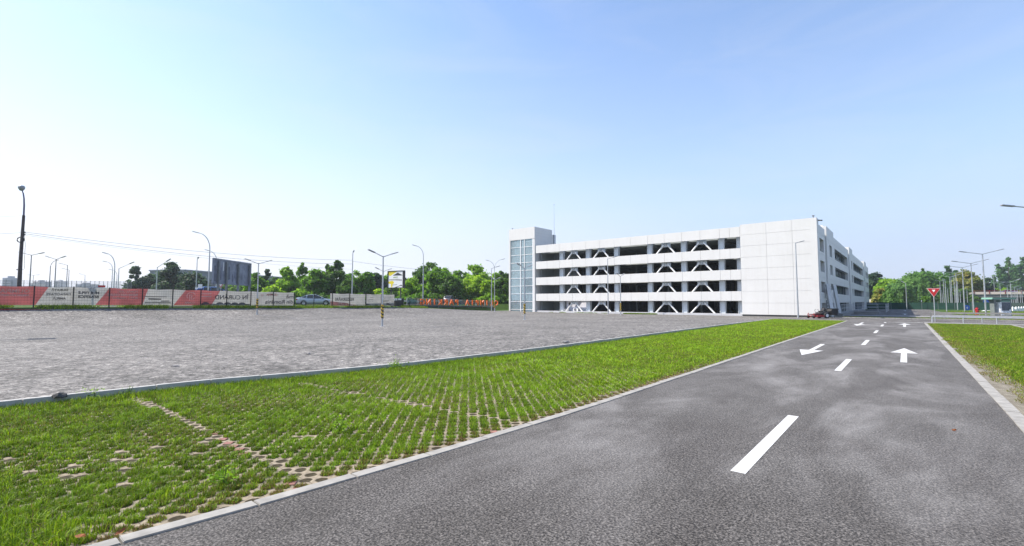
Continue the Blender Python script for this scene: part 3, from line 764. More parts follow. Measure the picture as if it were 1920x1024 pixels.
# columns
for cx in cols_x + [-16.95]:
    w_ = 0.28 if cx > -17 else 0.36; yb = YB + 0.62; f_ = 0.055
    P = [(cx - w_, yb), (cx - w_ + f_, yb), (cx - w_ + f_, yb + 0.08), (cx + w_ - f_, yb + 0.08), (cx + w_ - f_, yb), (cx + w_, yb),
         (cx + w_, yb + 0.6), (cx + w_ - f_, yb + 0.6), (cx + w_ - f_, yb + 0.14), (cx - w_ + f_, yb + 0.14), (cx - w_ + f_, yb + 0.6), (cx - w_, yb + 0.6)]
    m_ = MB(); m_.prism(P, -0.1, 10.9, 'z'); bb("column", M['steelw'], m_)
# V braces with their gusset plates
xs_c = cols_x
for a, c in ((-45.44, -40.2), (-40.2, -35.03), (-29.49, -24.36), (-24.36, -19.2)):
    xm = (a + c) / 2
    for i, (z0, z1) in enumerate(OP):
        m_ = MB(); zb = z0 - (0.45 if i else 0.35); hw = 1.55 + (0.35 if i == 0 else 0.18)
        for sgn in (-1, 1):
            m_.tube([(xm + sgn * 0.30, YB + 0.46, z1 - 0.30), (xm + sgn * hw, YB + 0.46, zb)], 0.115, 10)
        br_ = bb("brace", M['tubew'], m_, smooth=False)
        m2 = MB()
        m2.box(xm - 0.68, xm + 0.68, YB + 0.60, YB + 0.66, z1 - 0.58, z1 + 0.2)
        m2.box(xm - 0.03, xm + 0.03, YB + 0.40, YB + 0.60, z1 - 0.55, z1 + 0.2)
        for sgn in (-1, 1): m2.bar((xm + sgn * 0.12, YB + 0.575, z1 - 0.08), (xm + sgn * 0.55, YB + 0.575, z1 - 0.5), 0.03, 0.26, (0, 1, 0))
        gp = bb("gusset_plate", M['steelw'], m2); gp.parent = br_
# floor decks, edge beams and the inner walls
for i, z in enumerate([0.02, 3.0, 5.85, 8.7, 11.0]):
    m_ = MB(); m_.box(XW + 0.35, XE - 0.35, YB + 1.24, YE - 0.35, z - 0.16, z)
    d_ = bb("floor_deck", M['slab'], m_)
    if i:
        m2 = MB(); zc = z - 0.16
        for yy in np.arange(YB + 2.6, YB + 40, 2.6): m2.box(XW + 0.4, XE - 0.4, yy - 0.09, yy + 0.09, zc - 0.36, zc - 0.002)
        for xx in cols_x: m2.box(xx - 0.15, xx + 0.15, YB + 1.3, YB + 60, zc - 0.48, zc - 0.361)
        k = bb("deck_beam", M['ceil'], m2); k.parent = d_
        m3 = MB(); m3.box(XW + 0.4, XO + 0.4, YB + 1.24, YB + 1.4, FL[i - 1] - 0.02, zc - 0.002); k = bb("edge_beam", M['ceil'], m3); k.parent = d_
for z0, z1 in ((0.03, 2.83), (3.01, 5.68), (5.86, 8.53), (8.71, 10.83)):
    m_ = MB(); m_.box(XW + 0.4, -45.0, YB + 5.2, YB + 5.4, z0, z1); m_.box(XW + 0.36, XW + 0.42, YB + 1.2, YB + 40, z0, z1)
    bb("partition", M['inner'], m_)
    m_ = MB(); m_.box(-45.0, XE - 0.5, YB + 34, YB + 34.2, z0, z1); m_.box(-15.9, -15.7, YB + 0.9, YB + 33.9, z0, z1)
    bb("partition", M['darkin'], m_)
for cx in cols_x:
    for yy in (YB + 8, YB + 16, YB + 24, YB + 32):
        m_ = MB(); m_.box(cx - 0.15, cx + 0.15, yy - 0.15, yy + 0.15, 0.03, 10.8); bb("column", M['inner'], m_)
# ground floor room with a notice board, between the first two braced columns
m_ = MB(); m_.box(-44.9, -40.7, YB + 1.35, YB + 1.5, 0.03, 2.3)
rm = bb("utility_wall", pmat("bluish_utility_wall", (0.62, 0.62, 0.68), 0.7, 0.04, 1), m_)
m_ = MB(); m_.box(-44.55, -43.85, YB + 1.28, YB + 1.35, 1.0, 2.0); k = bb("notice_board", M['white'], m_); k.parent = rm
m_ = MB(); m_.box(-44.4, -44.0, YB + 1.26, YB + 1.278, 1.12, 1.75); k = bb("notice_sheet", M['ban_g'], m_); k.parent = rm
# solid corner block: cladding panels with shadow gaps
XJ = [XO, -13.49, -10.58, XE]
ZJ = [0.22] + [0.22 + (12.1 - 0.22) / 8.4 * i for i in range(1, 8)] + [12.1]
ZJ = [0.22, 1.72, 3.24, 4.72, 6.24, 7.72, 9.2, 10.7, 12.1]
m_ = MB()
for a, c in zip(XJ, XJ[1:]):
    for z0, z1 in zip(ZJ, ZJ[1:]):
        m_.box(a + 0.010, c - (0.010 if c != XE else 0), YB, YB + 0.06, z0 + 0.010, z1 - (0.010 if z1 < 12 else 0))
bb("cladding_panels", M['panel'], m_)
m_ = MB(); m_.box(XO + 0.01, XE - 0.12, YB + 0.064, YB + 0.3, 0.25, 12.05); bb("backing", M['joint'], m_)
m_ = MB(); m_.box(XO + 0.05, XE - 0.05, YB + 0.05, YB + 0.3, -0.3, 0.20); bb("plinth", M['plinth'], m_)
# roof rim, parapet returns
m_ = MB(); m_.box(XO, XO + 0.12, YB + 0.3, YB + 8, 11.0, 12.04); m_.box(XO + 0.3, XE - 0.14, YB + 6.9, YB + 7.05, 11.0, 12.04); bb("roof_parapet", M['panel'], m_)
# side wall facing the road
segs = [  # (y0, y1, windows [(a,b)], protrusion, top)
    (YB + 0.0, 68.75, [], 0.0, 12.1), (68.75, 74.2, [(69.2, 73.0)], 0.0, 11.45), (74.2, 76.2, [], -0.55, 11.45),
    (76.2, 84.4, [(79.0, 81.9)], 0.0, 12.15), (84.4, 107.2, [(85.2, 105.7)], 0.0, 11.45), (107.2, 109.0, [], -0.5, 11.45), (109.0, 116.2, [(112.6, 115.0)], 0.05, 12.2),
    (116.2, 148.4, [(117.6, 146.2)], 0.0, 11.45), (148.4, 150.4, [], -0.5, 11.45), (150.4, 158, [(153.5, 156)], 0.05, 12.2), (158, YE, [(159, 166)], 0.0, 11.45)]
ROWS = [(0.1, 1.72), (3.05, 4.4), (5.65, 7.05), (8.2, 9.85)]
side = MB(); fins = []
for y0, y1, wins, pr, top in segs:
    x1 = XE + pr; x0 = XE - 0.75
    if not wins: side.box(x0, x1, y0 + 0.001, y1 - 0.001, 0.22 if y0 < 70 else -0.1, top); continue
    a, c = wins[0]
    zz = [-0.1] + [q for r_ in ROWS for q in r_] + [top]
    side.box(x0, x1, y0 + 0.001, a, -0.1, top); side.box(x0, x1, c, y1 - 0.001, -0.1, top)
    for z0, z1 in zip(zz[::2], zz[1::2]): side.box(x0, x1, a, c, z0, z1)
    for z0, z1 in ROWS:
        f = MB(); wd = c - a; n = max(2, int(wd / 1.9))
        for k in range(n + 1):
            yy = a + 0.04 + (wd - 0.08) * k / n
            f.box(XE - 0.62, XE - 0.5, yy - 0.035, yy + 0.035, z0, z1)
        f.box(XE - 0.62, XE - 0.5, a, c, z0, z0 + 0.06)
        fins.append((f, a, c, z0, z1))
sd_ = bb("side_wall", M['panel'], side)
for f, a, c, z0, z1 in fins:
    wn = bb("window", pmat("window_frame_grey", (0.22, 0.25, 0.27), 0.5), f)
    wd = c - a; n = max(2, int(wd / 1.9))
    for k in range(n):
        if (k * 7 + int(a * 3 + z0)) % 3 == 2: continue
        ya = a + 0.04 + (wd - 0.08) * k / n
        g_ = MB(); g_.box(XE - 0.58, XE - 0.56, ya + 0.04, ya + (wd - 0.08) / n - 0.04, z0 + 0.06, z1 - 0.02)
        k_ = bb("pane", M['wpane'], g_); k_.parent = wn
m_ = MB()
for z in (3.24 - 0.5, 4.95, 7.9, 10.4): m_.box(XE + 0.001, XE + 0.012, YB + 0.05, 74.1, z, z + 0.02); m_.box(XE + 0.001, XE + 0.012, 76.3, 107, z, z + 0.02)
bb("panel_joints", M['joint'], m_)
m_ = MB(); m_.box(XE - 40, XE - 0.8, YE - 0.3, YE, -0.1, 11.4); m_.box(XW, XW + 0.3, YB + 8, YE, 0, 11.6); bb("rear_wall", M['panel'], m_)
# side entrance: porch slab, slanted props, lattice door
m_ = MB(); m_.box(XE + 0.02, XE + 0.25, 72.4, 79.6, 2.35, 3.5); pc = bb("porch_panel", M['panel'], m_)
for yy, t0 in ((71.0, 72.2), (79.2, 79.8)):
    m_ = MB(); m_.bar((XE + 0.95, yy - 0.6, 0), (XE + 0.3, t0, 4.1), 0.36, 0.36); k = bb("prop", M['panel'], m_); k.parent = pc
m_ = MB(); m_.box(XE + 0.02, XE + 0.06, 73.1, 76.0, 0.1, 2.1); dr = bb("door", M['darkin'], m_)
m_ = MB()
for i in range(5): m_.box(XE + 0.062, XE + 0.11, 73.1, 76.0, 0.25 + i * 0.42, 0.31 + i * 0.42)
for i in range(3): m_.box(XE + 0.064, XE + 0.10, 73.15 + i * 1.35, 73.22 + i * 1.35, 0.1, 2.1)
k = bb("grille", M['panel'], m_); k.parent = dr
# stair tower
TX0, TX1, TY1 = -56.62, -50.6, 72.5
m_ = MB(); m_.box(TX0, TX1, YB - 0.15, TY1, 13.2, 15.3); m_.box(TX1 - 0.25, TX1, YB - 0.1, TY1, -0.1, 13.199); m_.box(TX0, TX0 + 0.35, YB - 0.15, TY1, -0.1, 13.199)
m_.box(TX0 + 0.351, TX1 - 0.251, TY1 - 0.2, TY1, -0.1, 13.199)
tw = bb("stair_tower", M['panel'], m_, bevel=0.01)
m_ = MB()
for z in (13.75, 14.25): m_.box(TX1 + 0.001, TX1 + 0.012, YB - 0.1, TY1 - 0.05, z, z + 0.03)
k = bb("panel_joints", M['joint'], m_); k.parent = tw
m_ = MB(); m_.box(TX0 + 0.36, TX1 - 0.26, YB - 0.04, YB - 0.01, 0.05, 13.18); k = bb("curtain_glass", M['glass'], m_); k.parent = tw
m_ = MB()
for xx, ww in ((-53.85, 0.07), (-52.95, 0.05)): m_.box(xx - ww, xx + ww, YB - 0.12, YB - 0.045, 0.0, 13.19)
m_.box(TX1 - 0.5, TX1 - 0.26, YB - 0.13, YB - 0.046, 0, 13.19)
for i in range(10):
    z = 0.45 + i * 1.42
    if z < 13.1: m_.box(TX0 + 0.36, TX1 - 0.51, YB - 0.10, YB - 0.046, z - 0.035, z + 0.035)
k = bb("mullions", M['white'], m_); k.parent = tw
m_ = MB()                                          # stairs inside
for i in range(4):
    z = 0.1 + i * 2.85
    m_.box(TX0 + 0.5, -54.1, YB + 0.5, YB + 1.6, z + 1.33, z + 1.5)
    for q in range(8):
        m_.box(TX0 + 0.5 + 1.2, TX0 + 2.4, YB + 1.6 + q * 0.28, YB + 1.9 + q * 0.28, z + 1.5 + q * 0.17, z + 1.66 + q * 0.17)
        m_.box(TX0 + 0.5, TX0 + 1.6, YB + 1.6 + q * 0.28, YB + 1.9 + q * 0.28, z + 1.34 - q * 0.17, z + 1.5 - q * 0.17)
    m_.box(TX0 + 0.4, TX1 - 0.4, YB + 3.9, TY1 - 0.25, z - 0.14, z)
k = bb("stair_flights", M['inner'], m_); k.parent = tw
m_ = MB(); m_.box(-53.6, -51.3, YB + 1.4, YB + 3.5, 0.05, 13.0); k = bb("lift_shaft", pmat("lift_shaft_wall", (0.30, 0.36, 0.39), 0.5, 0.15, 1), m_); k.parent = tw
m_ = MB(); m_.box(-52.75, -51.05, YB + 0.25, YB + 1.35, 10.2, 12.75); k = bb("lift_car", M['rglass'], m_); k.parent = tw
m_ = MB(); m_.box(-52.8, -51.0, YB + 0.2, YB + 1.4, 12.76, 12.9); m_.box(-52.8, -51.0, YB + 0.2, YB + 1.4, 10.0, 10.18); k = bb("lift_frame", M['white'], m_); k.parent = tw
m_ = MB(); m_.box(-50.58, -50.2, 72.55, 73.1, 11.0, 14.4); k = bb("flue_box", M['galv'], m_); k.parent = tw
m_ = MB(); m_.tube([(-50.4, 72.9, 14.5), (-50.4, 72.9, 17), (-50.4, 72.9, 20.2)], [0.035, 0.028, 0.012], 6); m_.box(-50.6, -50.2, 72.88, 72.92, 20.1, 20.2)
k = bb("lightning_rod", M['galv'], m_); k.parent = tw
# roof odds: corner camera and vents
m_ = MB(); m_.tube([(-8.3, YB + 0.2, 12.05), (-8.3, YB + 0.2, 12.32)], 0.05, 8); m_.box(-8.42, -8.18, YB + 0.1, YB + 0.35, 12.3, 12.42); bb("roof_vent", M['galvd'], m_)
m_ = MB(); m_.bar((XE, YB + 0.6, 11.85), (XE + 0.32, YB + 0.3, 11.8), 0.05, 0.05); m_.bar((XE + 0.2, YB + 0.25, 11.75), (XE + 0.55, YB - 0.05, 11.66), 0.16, 0.16); bb("security_camera", M['dark'], m_)
m_ = MB(); m_.tube([(-56.2, YB + 0.4, 15.3), (-56.2, YB + 0.4, 15.5)], 0.05, 8); m_.box(-56.3, -56.1, YB + 0.3, YB + 0.5, 15.48, 15.6); bb("roof_vent", M['galvd'], m_)
# things in front of the ground floor
def aircon(x, y, w_, h, lab):
    t_ = thing("air_conditioner", lab, "air conditioner", (x, y, 0.02))
    m_ = MB(); m_.box(-w_ / 2, w_ / 2, -0.17, 0.17, 0.1, h); m_.build("casing", M['white'], t_, bevel=0.015)
    m_ = MB()
    for k in range(7):
        r_ = 0.04 + k * 0.035; m_.lathe([(r_, -0.172), (r_ + 0.012, -0.185), (r_ + 0.024, -0.172)], (-0.06, 0, 0.1 + (h - 0.1) / 2), 20, 'y')
    m_.build("fan_grille", M['dark'], t_)
    for sx_ in (-1, 1):
        m_ = MB(); m_.box(sx_ * w_ * .35 - 0.03, sx_ * w_ * .35 + 0.03, -0.2, 0.2, 0.0, 0.098); m_.build("foot", M['galvd'], t_)
p_ = onY(1080, YB + 0.75); aircon(p_.x, p_.y, 0.95, 0.85, "white air conditioner unit on the ground by the pale wall under the right brace leg")
p_ = onY(1063, YB + 0.8); aircon(p_.x, p_.y, 0.75, 0.62, "smaller white air conditioner unit on the ground below the notice board")

# ------------------------------------------------------------------ lamps
def head_box(mb, tip, root_, wd=0.22, ht=0.07):
    """flat LED lamp head along root->tip"""
    mb.bar(root_, tip, wd, ht)
def parking_lamp():
    t_ = thing("parking_lamp", "x", "lamp post")
    m_ = MB(); m_.box(-0.16, 0.16, -0.16, 0.16, -0.25, 0.02); m_.tube([(0, 0, 0.02), (0, 0, 2.6), (0, 0, 5.45)], [0.075, 0.062, 0.045], 10); m_.build("pole", M['galv'], t_, smooth=False)
    m_ = MB(); m_.tube([(0, 0, 0.62), (0, 0, 1.68)], 0.105, 14); m_.build("striped_sleeve", M['hazard'], t_)
    for s in (-1, 1):
        m_ = MB(); m_.tube([(0, 0.02 * s, 5.4), (0, s * 0.8, 5.68)], [0.035, 0.028], 8); a_ = m_.build("arm", M['galv'], t_)
        m_ = MB(); m_.bar((0, s * 0.76, 5.67), (0, s * 1.36, 5.86), 0.2, 0.07); m_.build("lamp_head", M['head'], a_, bevel=0.015)
    return t_
pl = parking_lamp()
PL = [(-31.2, 21.75, "first", "double armed parking lamp with striped sleeve standing alone, nearest on the gravel"),
      (-53.0, 21.3, "", "double armed parking lamp with striped sleeve before the beige banner left of the car"),
      (-52.4, 36.6, "", "double armed parking lamp with striped sleeve before the yellow advertising board"),
      (-30.7, 38.9, "", "double armed parking lamp with striped sleeve in front of the glass stair tower"),
      (-30.6, 60.4, "", "double armed parking lamp with striped sleeve before the open decks of the building"),
      (-53.3, 59.4, "", "double armed parking lamp with striped sleeve at the right end of the orange letters")]
for i, (x, y, _, lab) in enumerate(PL):
    o = pl if i == 0 else copy_tree(pl)
    o.location = (x, y, zt(x, y)); o.rotation_euler.z = R([0, -4, 6, 2, 3, -5][i]); o["label"] = lab; o["group"] = "double armed parking lamps on the gravel"

def mast(name, label, base, H, arms, col_='galv', r0=0.09, group=None, rz=0.0, cat="lamp post", hd=(0.24, 0.08, 0.75), coll=False):
    """arms: list of (dx,dy,rise,style) styles: straight, curved"""
    t_ = thing(name, label, cat, base, rz, group)
    m_ = MB(); m_.tube([(0, 0, -0.3), (0, 0, H * 0.5), (0, 0, H)], [r0, r0 * 0.8, r0 * 0.55], 8)
    if coll: m_.tube([(0, 0, 0), (0, 0, 0.9)], r0 * 1.35, 8)
    m_.build("pole", M[col_], t_)
    for dx, dy, rise, style in arms:
        m_ = MB()
        if style == 'straight':
            p1 = Vector((dx, dy, H - 0.05 + rise)); p0 = Vector((0, 0, H - 0.05)); m_.tube([p0, p1], [r0 * 0.5, r0 * 0.38], 6)
            d = (p1 - p0).normalized()
        else:
            pts = []
            for k in range(9):
                u = k / 8; an = u * math.pi / 2 * 0.93
                pts.append(Vector((dx * (1 - math.cos(an)), dy * (1 - math.cos(an)), H - 0.1 + rise * math.sin(an))))
            m_.tube(pts, [r0 * 0.55 - r0 * 0.02 * k for k in range(9)], 6); p1 = pts[-1]; d = (pts[-1] - pts[-2]).normalized()
        a_ = m_.build("arm", M[col_], t_)
        m_ = MB(); m_.bar(p1 - d * 0.05, p1 + d * hd[2], hd[0], hd[1]); m_.build("lamp_head", M['head'], a_, bevel=0.02)
    return t_
rx, ry = cy, sy                                       # picture-right as a ground direction
def place(px, pyb, Z, z=None):
    p = at(px, pyb, Z); p.z = zt(p.x, p.y) if z is None else z; return p
def Hof(py, Z, z): return CAMZ + ray(960, py)[1] * Z - z
# single lamps close to the building
p_ = place(1140.4, 588, 70.5, 0.02); mast("street_lamp", "slim single armed lamp before the open decks, left of the bay without braces", p_, Hof(485, 70.5, 0.02) , [(0.75, 0.35, 0.22, 'straight')], group="single lamps by the building")
p_ = place(1496.5, 596, 55.3, 0.03); mast("street_lamp", "tall single armed lamp in front of the white cladding beside the mower", p_, Hof(455, 55.3, 0.03), [(0.4, 0.25, 0.12, 'straight')], 'galv', 0.10, "single lamps by the building", hd=(0.24, 0.08, 0.5))
p_ = place(921.5, 584, 83, 0.3); mast("street_lamp", "single armed lamp beside the last orange letter, left of the stair tower", p_, Hof(503, 83, 0.3), [(0.8 * rx, 0.8 * ry, 0.25, 'straight')], group="single lamps by the building")
# street lamps on the road behind the banner fence
def rl(px, pyb, pyt, Z, arms, lab, c='galv', r0=0.1, grp="street lamps on the road behind the fence", hd=(0.28, 0.09, 0.8)):
    z = 1.4; p_ = place(px, pyb, Z, z); H = Hof(pyt, Z, z)
    return mast("street_lamp", lab, p_, H, arms, c, r0, grp, hd=hd)
rl(390.5, 545, 466, 57, [(-1.55 * rx, -1.55 * ry, 2.0, 'curved')], "grey street lamp with tall left curving arm left of the rusty billboard")
rl(405, 545, 492, 76, [(-1.5 * rx, -1.5 * ry, 2.0, 'curved')], "street lamp half hidden behind the rusty billboard, its curved arm above it", hd=(0.3, 0.09, 0.7))
rl(793, 560, 480, 80, [(-1.3 * rx, -1.3 * ry, 1.8, 'curved')], "tall curved street lamp before the dark tree, right of the yellow advertising board")
rl(213, 545, 500, 66, [(-1.2 * rx, -1.2 * ry, 1.9, 'curved')], "curved arm street lamp above the red banner, tallest of its cluster")
rl(209, 545, 505, 95, [(-1.4 * rx, -1.4 * ry, 1.6, 'curved')], "curved arm street lamp close behind the tallest one of its cluster", hd=(0.3, 0.1, 0.8))
rl(218, 545, 517, 130, [(-1.6 * rx, -1.6 * ry, 1.7, 'curved')], "small far curved arm street lamp just right of the tall cluster", hd=(0.3, 0.1, 0.9))
rl(221, 545, 503, 84, [(1.9 * rx, 1.9 * ry, 0.85, 'straight')], "street lamp with a long straight right arm left of the dark pines")
rl(293, 545, 501, 78, [(1.5 * rx, 1.5 * ry, 1.0, 'straight')], "street lamp with a right arm standing in front of the dark pines")
rl(367.5, 545, 486, 82, [(0.1 * rx, 0.1 * ry, 0.2, 'straight')], "plain straight lamp pole before the grey far building", hd=(0.3, 0.12, 0.25))
rl(190 - 135 + 0, 545, 478, 74, [(-1.2 * rx, -1.2 * ry, 0.3, 'straight'), (1.2 * rx, 1.2 * ry, 0.25, 'straight')], "double armed street lamp right beside the wooden pole with the cable coil", 'galvd')
rl(92, 545, 500, 88, [(1.3 * rx, 1.3 * ry, 1.3, 'curved')], "curved street lamp bending right, left of a double armed one", 'galvd', hd=(0.2, 0.08, 0.3))
rl(102, 545, 486, 80, [(-1.1 * rx, -1.1 * ry, 0.35, 'straight'), (0.85 * rx, 0.85 * ry, 0.3, 'straight')], "double armed street lamp above the first beige banner part", 'galvd')
rl(124, 545, 497, 105, [(-1.2 * rx, -1.2 * ry, 0.3, 'straight')], "far lamp with one left arm above the word on the beige banner", 'galvd')
rl(127.5, 545, 506, 125, [(-1.2 * rx, -1.2 * ry, 0.3, 'straight')], "smaller far lamp with one left arm, just right of a bigger twin", 'galvd')
rl(158, 545, 516, 160, [(-1.3 * rx, -1.3 * ry, 0.4, 'straight')], "very distant lamp alone between the left and right lamp clusters", 'galvd')
rl(61, 545, 516, 150, [(-1.1 * rx, -1.1 * ry, 0.1, 'straight'), (1.1 * rx, 1.1 * ry, 0.1, 'straight')], "very distant low double lamp near the wooden pole", 'galvd')
rl(927, 580, 504, 112, [(-1.5 * rx, -1.5 * ry, 2.0, 'curved'), (1.9 * rx, 1.9 * ry, 2.3, 'curved')], "tall lamp with two curved arms behind the last orange letters")
rl(660, 548, 474, 72, [(0.05, 0.05, 0.15, 'straight')], "tall dark topped pole carrying the power cables before the green trees", 'galv', 0.1, hd=(0.35, 0.1, 0.3))
# double armed row on the right
for i, (px, pyb, pyt, Z) in enumerate(((1849, 592, 476, 67), (1826, 589, 493.5, 81), (1809, 586, 501.5, 92), (1796, 583, 512, 113), (1784, 581, 519, 132))):
    p_ = place(px, pyb, Z, -0.1)
    lab = ["tallest double armed road lamp beside the green canopied kiosk", "double armed road lamp just left of the tallest one, by the red hydrant",
           "third double armed road lamp left of the hydrant, before the pale green tree", "fourth double armed road lamp from the kiosk among thin poles", "smallest double armed road lamp in the row, by the poplar"][i]
    mast("road_lamp", lab, p_, Hof(pyt, Z, -0.1), [(-1.9 * rx - .3, -1.9 * ry + .3, 0.32, 'straight'), (1.7 * rx + .3, 1.7 * ry, 0.5, 'straight')], 'galv', 0.11, "double armed road lamps right of the road", hd=(0.3, 0.08, 0.85))
tip = at(1878, 385, 33.0); bs_ = Vector((9.0, tip.y + 1.8, 0))
hl = mast("road_lamp", "lamp with its head reaching into the picture at the right edge", bs_, tip.z - 0.55, [((tip.x - bs_.x) * 0.83, (tip.y - bs_.y) * 0.83, 0.5, 'straight'), (2.2, 1.2, 0.5, 'straight')], 'galv', 0.11, "double armed road lamps right of the road", hd=(0.26, 0.09, 0.72))
# plain lamp by the willows and the thin poles
p_ = place(1700.5, 579.5, 118, 0.0); mast("street_lamp", "slim white lamp pole in front of the weeping willows", p_, Hof(531, 118, 0), [(-0.3, 0.1, 0.2, 'straight')], group="single lamps by the building")
k = 0
for px, pyt, pyb, Z in ((1765, 527, 581, 122), (1768, 545, 580, 128), (1771.5, 523, 581, 118), (1775.5, 524, 590, 92), (1779, 540, 582, 124), (1786.5, 519, 582, 125), (1792, 516, 583, 120), (1794, 540, 581, 135), (1798, 528, 582, 120), (1802, 545, 581, 130), (1815, 541, 580, 140),
                          (1877.5, 531, 577, 128), (1891, 535, 578, 128), (1904.5, 538, 578, 130), (1909.5, 541, 578, 132), (1914.5, 541, 579, 132), (1918, 544, 579, 128), (1901, 548, 579, 140), (1907, 549, 579, 140)):
    p_ = place(px, pyb, Z, -0.1); H = Hof(pyt, Z, -0.1); two = k in (0, 5, 11, 12, 13, 14)
    t_ = mast("thin_pole", "thin pale lamp pole, one of many across the far car park", p_, H, [(-0.6 * rx, -0.6 * ry, 0.15, 'straight')] + ([(0.9 * rx, 0.9 * ry, 0.2, 'straight')] if two else []), 'galv', 0.085, "thin poles across the far car park", hd=(0.2, 0.08, 0.5))
    k += 1
p_ = place(1897.5, 577, 110, -0.1); mast("road_lamp", "wide double armed lamp above the bridge deck near the right edge", p_, Hof(529, 110, -0.1), [(-2.2 * rx, -2.2 * ry, 0.15, 'straight'), (1.6 * rx, 1.6 * ry, 0.55, 'straight')], 'galv', 0.1, hd=(0.3, 0.08, 0.8))
p_ = place(1866.5, 575, 150, -0.1); mast("street_lamp", "single pole lamp rising behind the bridge deck left of the poplars", p_, Hof(518, 150, -0.1), [(-0.4, 0, 0.1, 'straight'), (0.4, 0, 0.1, 'straight')], 'galvd', 0.12, hd=(0.25, 0.1, 0.3))
# unseen lamp left of the frame whose shadow falls on the gravel
mast("parking_lamp", "double armed lamp just outside the frame whose shadow falls on the gravel", Vector((-43.0, -3.1, zt(-43.0, -3.1))), 10.4, [(0.15, 1.1, 0.4, 'straight'), (0.15, -1.1, 0.4, 'straight')], 'galv', 0.20, hd=(0.8, 0.1, 0.9))

# wooden pole with a cable coil, and the cables
Zp = 45.0; pb = at(36, 545, Zp); pb.z = 1.4
wp = thing("utility_pole", "leaning wooden utility pole with a curved lamp neck and a black cable coil", "utility pole", pb)
def wloc(px, py, Z=Zp): return at(px, py, Z) - pb
m_ = MB(); m_.tube([wloc(35.5, 549), wloc(39, 480), wloc(44.5, 404)], [0.17, 0.14, 0.11], 10); m_.build("pole", M['wood'], wp)
m_ = MB(); m_.tube([wloc(44.3, 406), wloc(45.3, 385), wloc(45, 372), wloc(43.6, 363), wloc(41.5, 357)], [0.075, 0.07, 0.06, 0.055, 0.05], 8); a_ = m_.build("neck", pmat("faded_violet_steel", (0.13, 0.115, 0.19), 0.5), wp)
m_ = MB(); c_ = wloc(40.3, 353); m_.lathe([(0.0, -0.26), (0.12, -0.24), (0.24, -0.05), (0.27, 0.1), (0.2, 0.24), (0.0, 0.27)], c_, 12, 'z'); m_.build("lamp_head", M['head'], a_, smooth=True)
m_ = MB(); c_ = wloc(41.5, 450); pts = [c_ + Vector((rx * 0.33 * math.cos(k * math.pi / 10), ry * 0.33 * math.cos(k * math.pi / 10), 0.25 * math.sin(k * math.pi / 10))) - Vector((-sy, cy, 0)) * 0.14 for k in range(21)]
m_.tube(pts, 0.045, 6); m_.build("cable_coil", M['black'], wp)
m_ = MB(); m_.bar(wloc(40, 433) , wloc(47, 436), 0.12, 0.12); m_.bar(wloc(41, 439), wloc(47, 440), 0.1, 0.1); m_.bar(wloc(31.5, 505.8), wloc(41, 505.8), 0.1, 0.09); m_.tube([wloc(45, 436), wloc(47.5, 460), wloc(46, 485), wloc(45.5, 498), wloc(46.5, 503), wloc(43, 506), wloc(39, 505)], 0.015, 5); m_.build("bracket", M['dark'], wp)
pole_b = at(660.5, 490, 72); far_l = None
def cable(lab, a, c, sag, r_=0.017):
    pts = []
    for k in range(25):
        u = k / 24; p = a.lerp(c, u); p.z -= sag * 4 * u * (1 - u); pts.append(p)
    m_ = MB(); m_.tube(pts, r_, 4); o_ = m_.build("power_cable", M['wire']); tag(o_, lab, "cable", "power cables above the fence")
cable("uppermost thin power cable running right from the wooden pole", at(45, 435, Zp), at(660.5, 488, 72), 0.55)
cable("middle thin power cable running right from the wooden pole", at(45, 438, Zp), at(660.5, 495, 72), 0.7)
cable("lowest thin power cable running right from the wooden pole", at(45, 441, Zp), at(660.5, 505, 72), 0.5, 0.009)
cable("thin power cable running left from the top of the wooden pole", at(44, 404.5, Zp), at(-200, 402, 40), 0.2, 0.008)
cable("pair of thin power cables running left from the coil", at(44, 436, Zp), at(-200, 433, 40), 0.25, 0.014)
cable("thin power cable running right from the dark topped pole over the yellow board", at(661, 490, 72), at(1010, 512, 110), 0.9)

# ------------------------------------------------------------------ banner fence
def fy(i): return 4.9 + 2.5 * i
for i in range(-6, 15):
    y0, y1 = fy(i), fy(i + 1); zb = zt(XF, y0); zb1 = zt(XF, y1)
    pass
fence = thing("mesh_fence", "dark green wire mesh fence with posts along the far gravel edge, carrying the banners", "fence", (XF, 4.9, 0))
for i in range(-6, 18):
    y = fy(i); z = zt(XF, y); hgt = 1.78 if i < 15 else 1.05
    m_ = MB(); m_.box(-0.03, 0.03, y - 4.9 - 0.045, y - 4.9 + 0.045, z - 0.4, z + hgt); m_.build("post", M['black'], fence)
    if i == 17: break
    m_ = MB(); z2 = zt(XF, fy(i + 1)); ym = 2.5
    for k in range(8):
        h = 0.06 + k * (hgt - 0.1) / 7
        m_.bar((0, y - 4.9 + 0.05, z + h), (0, y - 4.9 + 2.45, z2 + h), 0.013, 0.013)
    for k in range(1, 13):
        yy = y - 4.9 + k * 2.5 / 13; zz = z + (z2 - z) * k / 13; m_.bar((0.012, yy, zz + 0.03), (0.012, yy, zz + hgt - 0.04), 0.006, 0.006)
    m_.build("wire_panel", M['dark'], fence)

